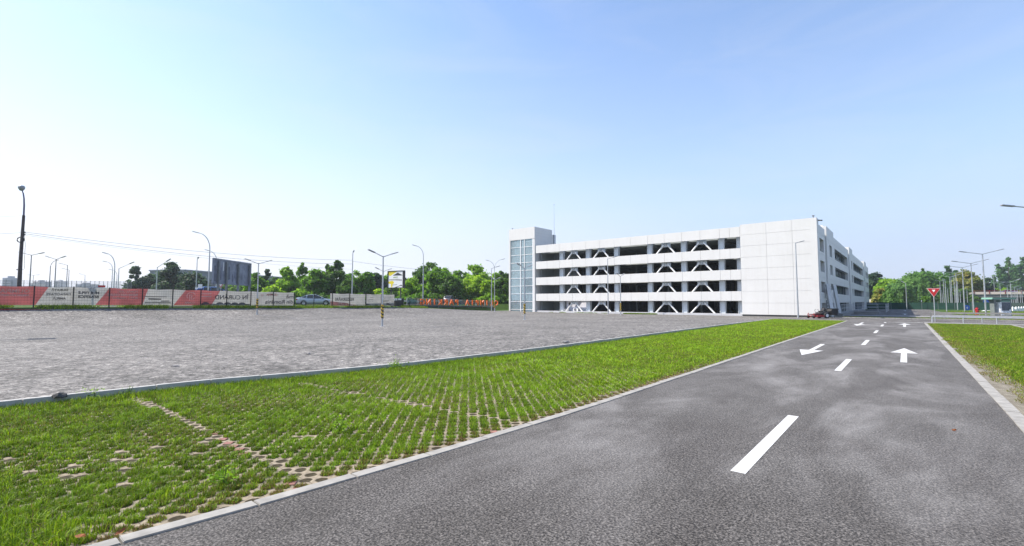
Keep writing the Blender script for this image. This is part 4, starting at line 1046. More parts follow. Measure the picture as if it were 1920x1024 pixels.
def banner(i0, i1, label, polys, texts, cat="banner", top=1.74, extra=None):
    """banner hung behind the mesh from post i0 to post i1. polys: (material, [(u,v)...]) u along the fence in panels from i0, v 0..1"""
    y0 = fy(i0); z0 = zt(XF, y0); z1 = zt(XF, fy(i1)); xw = XF - 0.07
    W = (i1 - i0) * 2.5
    ph = rnd.uniform(0, 6)
    def P(u, v, off=0.0):
        y = y0 + u * 2.5; zb = z0 + (z1 - z0) * (u / (i1 - i0))
        wob = 0.035 * math.sin(u * 4.1 + ph) + 0.03 * math.sin(u * 9.0 + v * 5 + ph)
        sag = -0.05 * math.sin(u * math.pi) ** 2 * v
        return Vector((xw - 0.035 + wob * (1 - abs(2 * v - 1)) + off, y, zb + 0.14 + v * (top - 0.14) + sag))
    m_ = MB(); nu = int((i1 - i0) * 10); mats = []
    for mi_, (mt, fn) in enumerate(polys):            # fn(v)->(u0,u1)
        mats.append(mt); m_.cur = mi_; nv = 10
        for a in range(nv):
            va, vb = a / nv, (a + 1) / nv; ua0, ua1 = fn(va); ub0, ub1 = fn(vb); kk = max(1, int((ua1 - ua0 + ub1 - ub0) / 2 * 8))
            for q in range(kk):
                m_.add([P(ua0 + (ua1 - ua0) * q / kk, va), P(ua0 + (ua1 - ua0) * (q + 1) / kk, va), P(ub0 + (ub1 - ub0) * (q + 1) / kk, vb), P(ub0 + (ub1 - ub0) * q / kk, vb)], [(0, 1, 2, 3)])
    o_ = m_.build("banner", mats, None, recalc=False)
    bm = bmesh.new(); bm.from_mesh(o_.data); bmesh.ops.remove_doubles(bm, verts=bm.verts, dist=0.001)
    bmesh.ops.recalc_face_normals(bm, faces=bm.faces); bm.to_mesh(o_.data); bm.free()
    so_ = o_.modifiers.new("thick", 'SOLIDIFY'); so_.thickness = 0.006; so_.offset = 0
    tag(o_, label, cat, "printed banners on the fence")
    for body, u, v, size, mt, al in texts:            # mirrored: printed on the far side and showing through
        vs, fs = text_mesh(None, body, size, 0.001, True, 0.012, al)
        t2 = MB(); t2.add([P(u - p.x / 2.5, 0.0) * 0 + Vector((xw + 0.012 + 0.028, y0 + u * 2.5 - p.x, (z0 + (z1 - z0) * (u / (i1 - i0))) + 0.14 + v * (top - 0.14) + p.y - 0.05 * math.sin((u - p.x / 2.5) * math.pi) ** 2 * v)) for p in vs], fs)
        # follow the cloth
        zb_ = lambda uu: z0 + (z1 - z0) * uu / (i1 - i0) + 0.14
        t2.v = [(P((q[1] - y0) / 2.5, min(1, max(0, (q[2] - zb_((q[1] - y0) / 2.5)) / (top - 0.14))), 0.016 + (0.002 if k_ % 2 else 0)).x, q[1], q[2]) for k_, q in enumerate(t2.v)]
        t2.build("lettering", mt, o_, recalc=False)
    if extra: extra(o_, P)
    return o_
def ring_logo(o_, P, u, v, s, mt):
    t2 = MB(); n = 28
    for k in range(n):
        if 17 <= k <= 21: continue
        a0, a1 = 2 * math.pi * k / n, 2 * math.pi * (k + 1) / n; H = 1.6
        q = [P(u + s * r_ * math.cos(a) / 2.5, v + s * r_ * math.sin(a) / H, 0.008) for r_, a in ((1, a0), (1, a1), (0.82, a1), (0.82, a0))]
        t2.add(q, [(0, 1, 2, 3)])
    for (ua, va, ub, vb) in ((-0.42, -1.1, -0.25, 0.35), (-0.42, 0.2, 0.25, 0.38), (0.1, -0.35, 0.27, 0.2), (-0.05, -1.0, 0.1, 0.0)):
        t2.add([P(u + s * a / 2.5, v + s * c / 1.6, 0.008) for a, c in ((ua, va), (ub, va), (ub, vb), (ua, vb))], [(0, 1, 2, 3)])
    t2.build("logo", mt, o_, recalc=False)
rb, bb_, gg = M['ban_r'], M['ban_b'], M['ban_g']
banner(-2, 1, "faded banner, leftmost, red with a round logo and a beige right end", [(rb, lambda v: (0, 2.05 + 0.3 * v)), (bb_, lambda v: (2.05 + 0.3 * v, 3.0))],
       [("OLIMPIA", 1.55, 0.74, 0.46, M['ban_l'], 'CENTER'), ("PARKING BUCUREȘTI", 1.55, 0.52, 0.17, M['ban_l'], 'CENTER'),
        ("DURATĂ", 2.64, 0.84, 0.27, M['ban_m'], 'CENTER'), ("CAPACITATE", 2.62, 0.60, 0.27, M['ban_m'], 'CENTER'), ("AMPLĂ", 2.64, 0.36, 0.27, M['ban_m'], 'CENTER')],
       extra=lambda o_, P: ring_logo(o_, P, 0.72, 0.68, 0.40, M['ban_l']))
banner(1, 3, "faded banner, beige half with two dark words, then a slanted red half", [(bb_, lambda v: (0.0, 0.62 + 0.38 * v)), (rb, lambda v: (0.62 + 0.38 * v, 2.0))],
       [("MULTIPLE", 0.42, 0.70, 0.34, gg, 'CENTER'), ("BENEFICII", 0.42, 0.47, 0.34, gg, 'CENTER'),
        ("NUMĂR UNIC", 1.86, 0.82, 0.25, M['ban_l'], 'LEFT'), ("REZERVARE ONLINE", 1.86, 0.62, 0.25, M['ban_l'], 'LEFT'), ("PLATĂ ORICÂND", 1.86, 0.42, 0.25, M['ban_l'], 'LEFT')])
def bldg_print(o_, P):
    t2 = MB()
    for (u0, v0, u1, v1) in ((0.05, 0.5, 0.8, 0.56), (0.2, 0.32, 0.62, 0.44), (0.1, 0.12, 0.95, 0.2), (0.62, 0.22, 0.9, 0.3)):
        t2.add([P(u0, v0, .008), P(u1, v0, .008), P(u1, v1, .008), P(u0, v1, .008)], [(0, 1, 2, 3)])
    t2.build("picture", M['ban_m'], o_, recalc=False)
    ring_logo(o_, P, 1.66, 0.62, 0.42, M['ban_l'])
banner(3, 5, "faded banner, beige with a pale building picture and a red end with round logo", [(rb, lambda v: (0.0, 0.02 + 0.16 * v)), (bb_, lambda v: (0.02 + 0.16 * v, 1.05 + 0.4 * v)), (rb, lambda v: (1.05 + 0.4 * v, 2.0))],
       [("OLIMPIA", 1.62, 0.16, 0.24, M['ban_l'], 'CENTER')], extra=bldg_print)
def cars_print(o_, P):
    t2 = MB()
    for c in (0.2, 0.75, 1.05, 1.35, 1.65):
        pts = [P(c + 0.14 * math.cos(a), 0.1 + 0.12 * math.sin(a), .008) for a in [math.pi * k / 8 for k in range(9)]]; t2.add(pts, [tuple(range(9))])
    t2.add([P(0.02, 0.01, .007), P(1.98, 0.01, .007), P(1.98, 0.11, .007), P(0.02, 0.11, .007)], [(0, 1, 2, 3)])
    t2.build("picture", gg, o_, recalc=False)
    t2 = MB()
    for v0 in (0.55, 0.75): t2.add([P(0.03, v0, .008), P(0.4, v0 + 0.02, .008), P(0.42, v0 + 0.1, .008), P(0.03, v0 + 0.06, .008)], [(0, 1, 2, 3)])
    t2.build("picture", M['ban_l'], o_, recalc=False)
banner(5, 7, "faded banner announcing soon in dark letters, red left end and beige rest", [(rb, lambda v: (0.0, 0.42 + 0.32 * v)), (bb_, lambda v: (0.42 + 0.32 * v, 2.0))],
       [("ÎN CURÂND", 1.22, 0.56, 0.62, gg, 'CENTER')], extra=cars_print)
banner(7, 9, "beige banner with big dark words and small red lettering, left of the open gap", [(bb_, lambda v: (0.04, 1.98))],
       [("OLIMPIA", 0.95, 0.80, 0.34, rb, 'CENTER'), ("rnă", 1.97, 0.68, 0.60, gg, 'LEFT'), ("din România", 1.96, 0.28, 0.66, gg, 'LEFT')],
       extra=lambda o_, P: [ring_logo(o_, P, 0.5, 0.78, 0.16, rb)])
banner(11, 13, "beige banner with dark word over a red wedge, right of the silver car", [(bb_, lambda v: (-0.1 + 0 * v, 1.98)) ],
       [("REZERVĂRI", 0.72, 0.52, 0.56, gg, 'CENTER'), ("ONLINE", 0.62, 0.16, 0.36, M['ban_l'], 'CENTER')],
       extra=lambda o_, P: [(lambda t2: (t2.add([P(-0.09, 0.01, .006), P(1.5, 0.01, .006), P(0.9, 0.2, .006), P(-0.09, 0.36, .006)], [(0, 1, 2, 3)]), t2.build("picture", rb, o_, recalc=False)))(MB())])
def small_print(o_, P):
    t2 = MB()
    for (u0, v0, u1) in ((0.3, .68, .5), (0.2, .52, .5), (0.15, .38, .5), (1.15, .75, 1.7), (1.2, .6, 1.6), (1.2, .45, 1.55), (1.2, .33, 1.5)): t2.add([P(u0, v0, .008), P(u1, v0, .008), P(u1, v0 + .05, .008), P(u0, v0 + .05, .008)], [(0, 1, 2, 3)])
    t2.build("picture", M['ban_m'], o_, recalc=False)
    t2 = MB(); t2.add([P(0.02, 0.02, .006), P(1.9, 0.02, .006), P(1.9, 0.25, .006), P(0.02, 0.18, .006)], [(0, 1, 2, 3)]); t2.build("picture", gg, o_, recalc=False)
banner(13, 15, "rightmost banner, beige with small faint lines and a grey lower strip", [(bb_, lambda v: (0.02, 1.92))], [], extra=small_print)
m_ = MB(); m_.prism([(0, 0), (9.2, 0), (9.2, 0.05), (0.6, 0.42), (0, 0.42)], -0.05, 0.05, 'x')
cov = m_.build("fallen_banner", M['redd']); cov.location = (-56.4, -1.8, zt(-56.4, 3) - 0.12); tag(cov, "dark red banner strip lying fallen at the foot of the fence", "banner")

# ------------------------------------------------------------------ trees
def leaves_mesh(name, P, Nn, S, C, aspect=0.65):
    """P centres, Nn facing, S size, C colour -> pointed leaf-clump quads"""
    n = len(P); Nn = Nn / (np.linalg.norm(Nn, axis=1, keepdims=True) + 1e-9)
    a = rng.normal(0, 1, (n, 3)); u = a - (a * Nn).sum(1, keepdims=True) * Nn; u /= np.linalg.norm(u, axis=1, keepdims=True) + 1e-9
    v = np.cross(Nn, u); S = S[:, None]
    V = np.stack([P - u * S, P + v * S * aspect + u * S * .1, P + u * S, P - v * S * aspect - u * S * .1], 1).reshape(-1, 3)
    return raw_mesh(name, V, 4, np.arange(n * 4).reshape(-1, 4), M['leaf'], np.repeat(C, 4, 0))
PAL = {  # albedo ranges (dark, mid, light)
    'pine': ((0.031, 0.064, 0.037), (0.051, 0.099, 0.051), (0.082, 0.141, 0.064)),
    'dark': ((0.050, 0.120, 0.020), (0.082, 0.176, 0.025), (0.127, 0.241, 0.034)),
    'mid': ((0.078, 0.191, 0.015), (0.127, 0.276, 0.018), (0.191, 0.360, 0.025)),
    'bright': ((0.141, 0.289, 0.015), (0.226, 0.409, 0.020), (0.311, 0.508, 0.031)),
    'lime': ((0.198, 0.353, 0.015), (0.304, 0.487, 0.020), (0.402, 0.593, 0.037)),
    'willow': ((0.078, 0.191, 0.042), (0.134, 0.282, 0.060), (0.205, 0.367, 0.092)),
    'olive': ((0.156, 0.205, 0.035), (0.254, 0.282, 0.050), (0.382, 0.332, 0.085)),
    'poplar': ((0.051, 0.138, 0.045), (0.087, 0.205, 0.063), (0.141, 0.276, 0.094)),
}
def tree(name, label, base, H, rad, style, pal, n=5200, leaf=0.26, seed=0, zlow=0.12, group=None, cat="tree", trunk=True):
    r_ = np.random.default_rng(seed + 100); t_ = thing(name, label, cat, base, 0, group)
    pa = np.array(PAL[pal]); cl = []                  # clumps: centre, radius
    if style == 'round':
        k = 64
        for i in range(k):
            d = r_.normal(0, 1, 3); d /= np.linalg.norm(d); q = r_.random() ** 0.45
            zc = zlow * H + (1 - zlow) * H * 0.52; hz = (1 - zlow) * H * 0.42
            c = np.array([d[0] * rad * 0.78 * q, d[1] * rad * 0.78 * q, zc + d[2] * hz * q])
            cl.append((c, rad * r_.uniform(0.13, 0.34)))
        for i in range(4):
            cl.append((np.array([r_.normal(0, .25) * rad, r_.normal(0, .25) * rad, H * r_.uniform(0.86, 0.95)]), rad * r_.uniform(0.12, 0.22)))
    elif style == 'tall':
        for i in range(54):
            f = r_.random(); wz = math.sin(math.pi * min(1, 0.18 + f * 0.80)) ** 0.8; a = r_.uniform(0, 6.28); q = r_.random() ** .5
            cl.append((np.array([math.cos(a) * rad * .75 * q * wz, math.sin(a) * rad * .75 * q * wz, H * (zlow + (0.97 - zlow) * f)]), rad * r_.uniform(0.15, 0.36) * (0.45 + 0.55 * wz)))
    elif style == 'cone':
        for i in range(46):
            f = i / 46; wz = (1 - f) ** 0.8 + 0.06; a = r_.uniform(0, 6.28); q = r_.uniform(0.3, 1)
            cl.append((np.array([math.cos(a) * rad * .8 * q * wz, math.sin(a) * rad * .8 * q * wz, H * (zlow + (0.98 - zlow) * f)]), rad * r_.uniform(0.16, 0.3) * (0.4 + wz * .6)))
    elif style == 'poplar':
        for s_ in range(3):
            ox, oy, hh = (s_ - 1) * rad * 0.62, r_.normal(0, .2) * rad, H * (1 - 0.14 * abs(s_ - 1) - r_.uniform(0, .06))
            for i in range(15):
                f = i / 14; wz = math.sin(math.pi * (0.12 + 0.82 * f)) ** .7
                cl.append((np.array([ox + r_.normal(0, .16) * rad, oy + r_.normal(0, .16) * rad, hh * (zlow + (0.97 - zlow) * f)]), rad * 0.36 * (0.35 + 0.65 * wz)))
    elif style == 'bush':
        for i in range(24):
            a = r_.uniform(0, 6.28); q = r_.random() ** .5; f = r_.random() * (1 - q * .6)
            cl.append((np.array([math.cos(a) * rad * .8 * q, math.sin(a) * rad * .8 * q, H * (0.12 + 0.72 * f)]), min(rad, H) * r_.uniform(0.2, 0.34)))
    elif style == 'willow':
        for i in range(26):
            d = r_.normal(0, 1, 3); d /= np.linalg.norm(d); q = r_.random() ** .4
            cl.append((np.array([d[0] * rad * .8 * q, d[1] * rad * .8 * q, H * 0.70 + abs(d[2]) * H * 0.24 * q]), rad * r_.uniform(0.2, 0.34)))
    Ps, Ns, Cs, Ss = [], [], [], []
    wts = np.array([c[1] ** 2 for c in cl]); wts /= wts.sum()
    for (c, cr), w_ in zip(cl, wts):
        m = max(20, int(n * w_)); d = r_.normal(0, 1, (m, 3)); d /= np.linalg.norm(d, axis=1, keepdims=True)
        q = r_.random((m, 1)) ** 0.4 * (1 + 0.24 * r_.normal(0, 1, (m, 1)))
        p = c + d * q * cr * np.array([1, 1, 0.82]); tone = r_.random() * 0.7 + r_.random((m, 1)) * 0.6 - 0.15
        tone = np.clip(tone, 0, 1); col_ = np.where(tone < .5, pa[0] + (pa[1] - pa[0]) * tone * 2, pa[1] + (pa[2] - pa[1]) * (tone * 2 - 1))
        Ps.append(p); Ns.append(d + r_.normal(0, .55, (m, 3)) + np.array([0, 0, .35])); Cs.append(col_ * r_.uniform(.85, 1.15, (m, 1))); Ss.append(leaf * r_.uniform(.55, 1.3, m))
    if style == 'willow':
        for i in range(210):
            a = r_.uniform(0, 6.28); q = r_.uniform(.45, 1.0) ; x, y = math.cos(a) * rad * q, math.sin(a) * rad * q
            zt_ = H * (0.88 - 0.28 * q * q) + r_.normal(0, .4); zb_ = H * r_.uniform(0.06, 0.34); m = int(26 * (zt_ - zb_) / H * 1.7) + 6
            f = r_.random((m, 1)); p = np.concatenate([x + r_.normal(0, .14, (m, 1)) + f * 0.3 * math.cos(a), y + r_.normal(0, .14, (m, 1)), zt_ + (zb_ - zt_) * f], 1)
            tone = np.clip(r_.random() * .8 + r_.random((m, 1)) * .4, 0, 1); col_ = pa[0] + (pa[2] - pa[0]) * tone
            Ps.append(p); Ns.append(np.array([math.cos(a), math.sin(a), 0.1]) + r_.normal(0, .5, (m, 3))); Cs.append(col_); Ss.append(leaf * r_.uniform(.5, 1.1, m))
    P, Nn, C, S = np.concatenate(Ps), np.concatenate(Ns), np.concatenate(Cs), np.concatenate(Ss)
    P[:, 2] = np.maximum(P[:, 2], 0.1)
    me = leaves_mesh("crown", P, Nn, S, C); o = bpy.data.objects.new("crown", me); col.objects.link(o); o.parent = t_
    if trunk:
        m_ = MB(); tr = 0.018 * H + 0.05; top = H * (0.9 if style in ('cone', 'poplar', 'tall') else 0.62)
        m_.tube([(0, 0, -0.4), (0.05, 0, H * .15), (-.05, .05, H * .35), (0.0, 0, top)], [tr * 1.3, tr, tr * .75, tr * .2], 8)
        for i in range(7):
            c, cr = cl[(i * 5) % len(cl)]; h0 = H * r_.uniform(.18, .45); h0 = min(h0, c[2] * .8)
            m_.tube([(0, 0, h0), tuple(c * np.array([.5, .5, 1]) * np.array([1, 1, 0]) + np.array([0, 0, (h0 + c[2]) / 2 + .2])), tuple(c)], [tr * .45, tr * .3, tr * .1], 6)
        m_.build("trunk", M['bark'], t_)
    return t_
def T(px, ytop, hw, Z, style, pal, name, label, zb=1.4, group=None, n=5200, leaf=None, zlow=.12, cat="tree", pyb=None):
    p = at(px, 565, Z); p.z = zb; H = Hof(ytop, Z, zb); rad = 1.16 * hw * Z / F; zlow = 0.03 if zlow == .12 else zlow
    T.k += 1
    return tree(name, label, p, H, rad, style, pal, n, leaf or max(0.16, 0.0030 * Z), T.k, zlow, group, cat)
T.k = 0
GL = "trees beyond the fence"
T(252, 498, 20, 125, 'tall', 'pine', "pine_tree", "dark green pine with a ragged top, leftmost of the dark trees", group=GL)
T(243, 522, 14, 118, 'bush', 'mid', "shrub", "green shrub at the foot of the leftmost dark pine", cat="shrub")
T(284, 512, 24, 128, 'round', 'pine', "pine_tree", "broad low dark pine between the leftmost and the tallest dark pine", group=GL)
T(319, 491, 29, 115, 'tall', 'pine', "pine_tree", "tallest dark pine before the grey far building", group=GL, n=7000)
T(362, 511, 27, 112, 'round', 'pine', "pine_tree", "dark spreading pine beneath the plain lamp pole", group=GL)
T(440, 538, 40, 120, 'round', 'dark', "broadleaf_tree", "dark green low tree showing beneath the rusty billboard", group=GL, n=6500)
T(478, 511, 22, 112, 'round', 'mid', "broadleaf_tree", "green tree just right of the rusty billboard", group=GL)
T(500, 504, 17, 118, 'cone', 'pine', "pine_tree", "dark pine right of the rusty billboard, above the light shrub", group=GL)
T(513, 522, 22, 92, 'bush', 'lime', "shrub", "bright light green shrub behind the beige banner with big words", cat="shrub", n=6000)
T(537, 499, 24, 100, 'tall', 'bright', "broadleaf_tree", "bright green tall tree behind the gap in the fence", group=GL, n=6500)
T(566, 491, 15, 108, 'tall', 'mid', "poplar_tree", "thin wispy young poplar standing above the silver car", group=GL, n=1500)
T(560, 530, 20, 88, 'bush', 'bright', "shrub", "yellow green shrub right behind the silver car", cat="shrub")
T(593, 504, 27, 96, 'round', 'mid', "broadleaf_tree", "mid green rounded tree right above the silver car roof", group=GL, n=6500)
T(612, 494, 14, 104, 'tall', 'dark', "broadleaf_tree", "narrow dark tree with knobbly top left of the tallest pointed one", group=GL, n=3500)
T(630, 488, 24, 98, 'tall', 'dark', "broadleaf_tree", "tall dark green pointed tree behind the banner with the red wedge", group=GL, n=7000)
T(650, 525, 18, 92, 'round', 'dark', "broadleaf_tree", "low dark tree right of the tall pointed one", group=GL)
T(680, 509, 24, 102, 'round', 'mid', "broadleaf_tree", "olive green tree behind the dark topped cable pole", group=GL, n=6500)
T(706, 511, 17, 120, 'round', 'pine', "pine_tree", "small dark pine left of the yellow advertising board", group=GL)
T(712, 531, 16, 95, 'bush', 'lime', "shrub", "lime green shrub behind the nearest striped lamp pole", cat="shrub")
T(742, 540, 24, 104, 'round', 'dark', "broadleaf_tree", "dark low tree behind the yellow advertising board", group=GL)
T(771, 523, 24, 100, 'round', 'bright', "broadleaf_tree", "bright green tree right of the yellow advertising board", group=GL, n=6500)
T(804, 489, 30, 118, 'round', 'dark', "broadleaf_tree", "tallest dark tree behind the tall curved lamp", group=GL, n=8000)
T(830, 502, 33, 104, 'round', 'mid', "broadleaf_tree", "big mid green tree above the small grey car", group=GL, n=9000)
T(846, 516, 20, 100, 'round', 'dark', "broadleaf_tree", "shady dark tree right of the small grey car", group=GL)
T(896, 497, 28, 116, 'round', 'bright', "broadleaf_tree", "tall lime topped tree behind the orange letters", group=GL, n=8000)
T(888, 519, 27, 106, 'round', 'lime', "broadleaf_tree", "lower lime green tree in front of a taller lime one", group=GL, n=8000)
T(915, 524, 18, 104, 'round', 'lime', "broadleaf_tree", "small lime tree right of the last orange letters", group=GL)
T(946, 508, 19, 108, 'round', 'dark', "broadleaf_tree", "dark tree partly hidden by the glass stair tower", group=GL, n=6500)
GFILL = "background trees closing the gaps"
for px, yt, hw, Z, st, pa, lab in ((527, 520, 24, 132, 'round', 'dark', "dark background tree between the light shrub and the wispy poplar"), (575, 518, 24, 130, 'round', 'mid', "green background tree left of the round tree over the silver car"),
      (655, 513, 24, 132, 'round', 'mid', "background tree right behind the tall pointed tree"), (727, 516, 22, 130, 'round', 'mid', "background tree showing left of the yellow advertising board"),
      (757, 522, 22, 132, 'round', 'dark', "background tree showing right of the yellow advertising board"), (868, 507, 22, 134, 'round', 'mid', "background tree between the big green and the lime tree"),
      (930, 512, 24, 134, 'round', 'bright', "background tree right of the lime trees"), (690, 526, 22, 128, 'round', 'dark', "low background tree behind the grey banner end"), (610, 516, 26, 135, 'round', 'dark', "dark background tree behind the knobbly topped one"),
      (550, 530, 26, 125, 'round', 'dark', "low dark background tree behind the fence gap")):
    T(px, yt, hw, Z, st, pa, "broadleaf_tree", lab, group=GFILL, n=5500)
for px, yt, hw, Z, pa, lab in ((545, 548, 30, 84, 'mid', "low shrub row piece left of the silver car"), (620, 545, 30, 86, 'dark', "dark low shrub behind the banner with the red wedge"), (665, 546, 30, 88, 'mid', "green low shrub behind the cable pole foot"),
      (720, 549, 28, 90, 'dark', "dark low shrub behind the striped lamp poles"), (765, 549, 26, 92, 'mid', "green low shrub right of the advertising board posts"), (812, 549, 24, 98, 'dark', "dark low shrub left of the small grey car"),
      (872, 551, 26, 102, 'dark', "dark low shrub right of the small grey car"), (912, 549, 26, 100, 'bright', "bright low shrub behind the last orange letters"), (945, 551, 20, 104, 'dark', "dark low shrub beside the stair tower")):
    T(px, yt, hw, Z, 'bush', pa, "shrub", lab, cat="shrub", n=4000)
T(790, 545, 20, 96, 'bush', 'mid', "shrub", "green shrub at the foot of the tall curved lamp", cat="shrub")
GR = "trees beyond the green fence"
T(1644, 511, 25, 190, 'round', 'pine', "pine_tree", "dark pine mass rising right behind the end of the car park", -0.1, GR, n=8000)
T(1668, 524, 27, 175, 'round', 'bright', "broadleaf_tree", "yellow green broad tree right of the dark pine", -0.1, GR, n=7000)
T(1654, 541, 16, 150, 'round', 'olive', "broadleaf_tree", "brown tinged tree beside the end of the car park", -0.1, GR)
T(1668, 545, 13, 144, 'round', 'dark', "broadleaf_tree", "dark low tree between the brown tinged tree and the willow", -0.1, GR)
T(1686, 533, 20, 140, 'willow', 'willow', "willow_tree", "smaller weeping willow behind the slim white lamp", -0.1, GR, n=4200, cat="tree")
T(1730, 510, 35, 150, 'willow', 'willow', "willow_tree", "big weeping willow behind the yield sign", -0.1, GR, n=9000)
T(1733, 502, 8, 172, 'cone', 'dark', "broadleaf_tree", "pointed tree top peeking over the big willow", -0.1, GR, n=2500)
T(1762, 528, 18, 160, 'round', 'dark', "broadleaf_tree", "dark tree right of the big willow", -0.1, GR, n=6000)
T(1778, 496, 15, 175, 'poplar', 'poplar', "poplar_tree", "poplar standing left among the thin poles", -0.1, GR, n=5000)
T(1797, 509, 15, 180, 'round', 'pine', "broadleaf_tree", "dark tree behind the fourth double armed road lamp", -0.1, GR)
T(1816, 505, 23, 165, 'round', 'olive', "broadleaf_tree", "pale olive tree behind the third double armed road lamp", -0.1, GR, n=7000)
T(1842, 522, 20, 172, 'round', 'pine', "broadleaf_tree", "dark tree behind the tallest double armed road lamp", -0.1, GR, n=6000)
T(1808, 545, 26, 152, 'round', 'dark', "broadleaf_tree", "low dark green tree left of the bridge end", -0.1, GR, n=6000)
GB = "bushes behind the bridge"
T(1864, 533, 17, 215, 'bush', 'lime', "shrub", "yellow green bush above the bridge rail, left one", -0.1, GB, cat="shrub", n=4500)
T(1882, 535, 16, 222, 'bush', 'bright', "shrub", "bright green bush above the bridge rail, middle one", -0.1, GB, cat="shrub", n=4500)
T(1900, 536, 18, 228, 'bush', 'mid', "shrub", "mid green bush under the poplars behind the bridge", -0.1, GB, cat="shrub", n=4500)
T(1877, 503, 11, 235, 'poplar', 'poplar', "poplar_tree", "shortest poplar, left end of the poplar group by the right edge", -0.1, "poplars by the right edge", n=4000, leaf=.5)
T(1895, 481, 16, 240, 'poplar', 'poplar', "poplar_tree", "tallest poplar with three spires behind the bridge", -0.1, "poplars by the right edge", n=7500, leaf=.55)
T(1920, 480, 15, 236, 'poplar', 'poplar', "poplar_tree", "poplar cut by the right picture edge", -0.1, "poplars by the right edge", n=6000, leaf=.55)
# young staked tree
p_ = gnd(1736, 580, -0.05); p_.z = -0.1
t_ = tree("young_tree", "young staked tree with a small round crown at the green fence", p_, 3.4, 0.95, 'round', 'mid', 900, 0.2, 77, 0.38)
m_ = MB(); m_.tube([(0.45, 0.2, -0.2), (0.45, 0.2, 2.0)], 0.04, 6); m_.build("stake", M['galv'], t_)

# ------------------------------------------------------------------ vehicles
def wheel(parent, x, y, r_, wd):
    m_ = MB(); m_.lathe([(r_ * .62, -wd / 2), (r_ * .93, -wd / 2), (r_, -wd * .3), (r_, wd * .3), (r_ * .93, wd / 2), (r_ * .62, wd / 2)], (x, y, r_), 20, 'y')
    w_ = m_.build("wheel", M['rubber'], parent)
    s = 1 if y > 0 else -1; m_ = MB()
    m_.lathe([(0.0, s * wd * .40), (r_ * .12, s * wd * .42), (r_ * .3, s * wd * .34), (r_ * .62, s * wd * .44), (r_ * .64, s * wd * .30)], (x, y, r_), 20, 'y')
    m_.build("rim", M['tyre_rim'], w_)
    return w_
def car(name, label, loc, rz, paint, kind='sedan', cat="car"):
    """front towards +x"""
    t_ = thing(name, label, cat, loc, rz)
    if kind == 'sedan':
        Lh, Wh = 2.35, 0.91
        prof = [(-2.35, .42, .86), (-2.25, .30, 1.02), (-1.6, .26, 1.06), (-0.9, .25, .98), (0.0, .25, .95), (0.8, .25, .94), (1.2, .25, .93), (1.9, .26, .84), (2.25, .30, .70), (2.35, .42, .58)]
        roof = [(-1.85, 1.04, .74), (-1.1, 1.36, .62), (-0.5, 1.46, .60), (0.1, 1.45, .60), (0.55, 1.30, .64), (1.25, .93, .76)]
        wx, wr = (-1.38, 1.42), 0.33
    else:
        Lh, Wh = 2.2, 0.9
        prof = [(-2.2, .5, 1.0), (-2.12, .36, 1.08), (-1.5, .3, 1.06), (0, .3, 1.02), (0.9, .3, 1.0), (1.8, .32, .95), (2.15, .4, .8), (2.2, .5, .7)]
        roof = [(-2.1, 1.06, .76), (-1.85, 1.5, .66), (-1.2, 1.66, .64), (0.0, 1.66, .64), (0.6, 1.45, .67), (1.05, 1.0, .78)]
        wx, wr = (-1.32, 1.35), 0.36
    m_ = MB(); rings = []
    for x, zb, ztp in prof:
        f = 1 - 0.20 * max(0, (abs(x) - Lh * .72) / (Lh * .28)) ** 2
        w_ = Wh * f; zm = (zb + ztp) / 2
        rings.append([(x, -w_ * .92, zb), (x, -w_, zb + .12), (x, -w_, zm), (x, -w_ * .97, ztp - .07), (x, -w_ * .86, ztp), (x, 0, ztp + .03),
                      (x, w_ * .86, ztp), (x, w_ * .97, ztp - .07), (x, w_, zm), (x, w_, zb + .12), (x, w_ * .92, zb)])
    k = 11; m_.add([p for r_ in rings for p in r_], [(i * k + j, i * k + (j + 1) % k, (i + 1) * k + (j + 1) % k, (i + 1) * k + j) for i in range(len(rings) - 1) for j in range(k)] + [tuple(range(k)), tuple((len(rings) - 1) * k + j for j in reversed(range(k)))])
    body = m_.build("body", paint, t_, smooth=True)
    em = body.modifiers.new("es", 'EDGE_SPLIT'); em.split_angle = R(40)
    m_ = MB(); rings = [[(x, -w_ * 1.08, 0.93), (x, -w_, z), (x, 0, z + .035), (x, w_, z), (x, w_ * 1.08, 0.93)] for x, z, w_ in roof]
    k = 5; m_.add([p for r_ in rings for p in r_], [(i * k + j, i * k + j + 1, (i + 1) * k + j + 1, (i + 1) * k + j) for i in range(len(rings) - 1) for j in range(k - 1)])
    m_.build("windows", M['carglass'], t_, smooth=False)
    m_ = MB()
    rr_ = roof[1:-1]
    for (x0, z0, w0), (x1, z1, w1) in zip(rr_, rr_[1:]):
        m_.add([(x0, -w0 * 1.005, z0 - .02), (x0, -w0 * .9, z0 + .03), (x0, 0, z0 + .05), (x0, w0 * .9, z0 + .03), (x0, w0 * 1.005, z0 - .02),
                (x1, -w1 * 1.005, z1 - .02), (x1, -w1 * .9, z1 + .03), (x1, 0, z1 + .05), (x1, w1 * .9, z1 + .03), (x1, w1 * 1.005, z1 - .02)], [(0, 1, 6, 5), (1, 2, 7, 6), (2, 3, 8, 7), (3, 4, 9, 8)])
    for s in (-1, 1):
        for (a, c) in ((0, 1), (4, 5)):
            x0, z0, w0 = roof[a]; x1, z1, w1 = roof[c]; m_.bar((x0, s * w0 * 1.0, z0), (x1, s * w1 * 1.0, z1 + .01), 0.09, 0.06)
        xm = (roof[2][0] + roof[3][0]) / 2; m_.bar((xm, s * .70, .93), (xm, s * .615, 1.44 if kind == 'sedan' else 1.64), 0.08, 0.05)
        if kind == 'sedan': m_.bar((-1.05, s * .70, 1.0), (-1.0, s * .64, 1.37), 0.16, 0.05)
        else: m_.bar((-1.3, s * .72, 1.0), (-1.3, s * .65, 1.62), 0.2, 0.05)
    m_.build("roof", paint, t_)
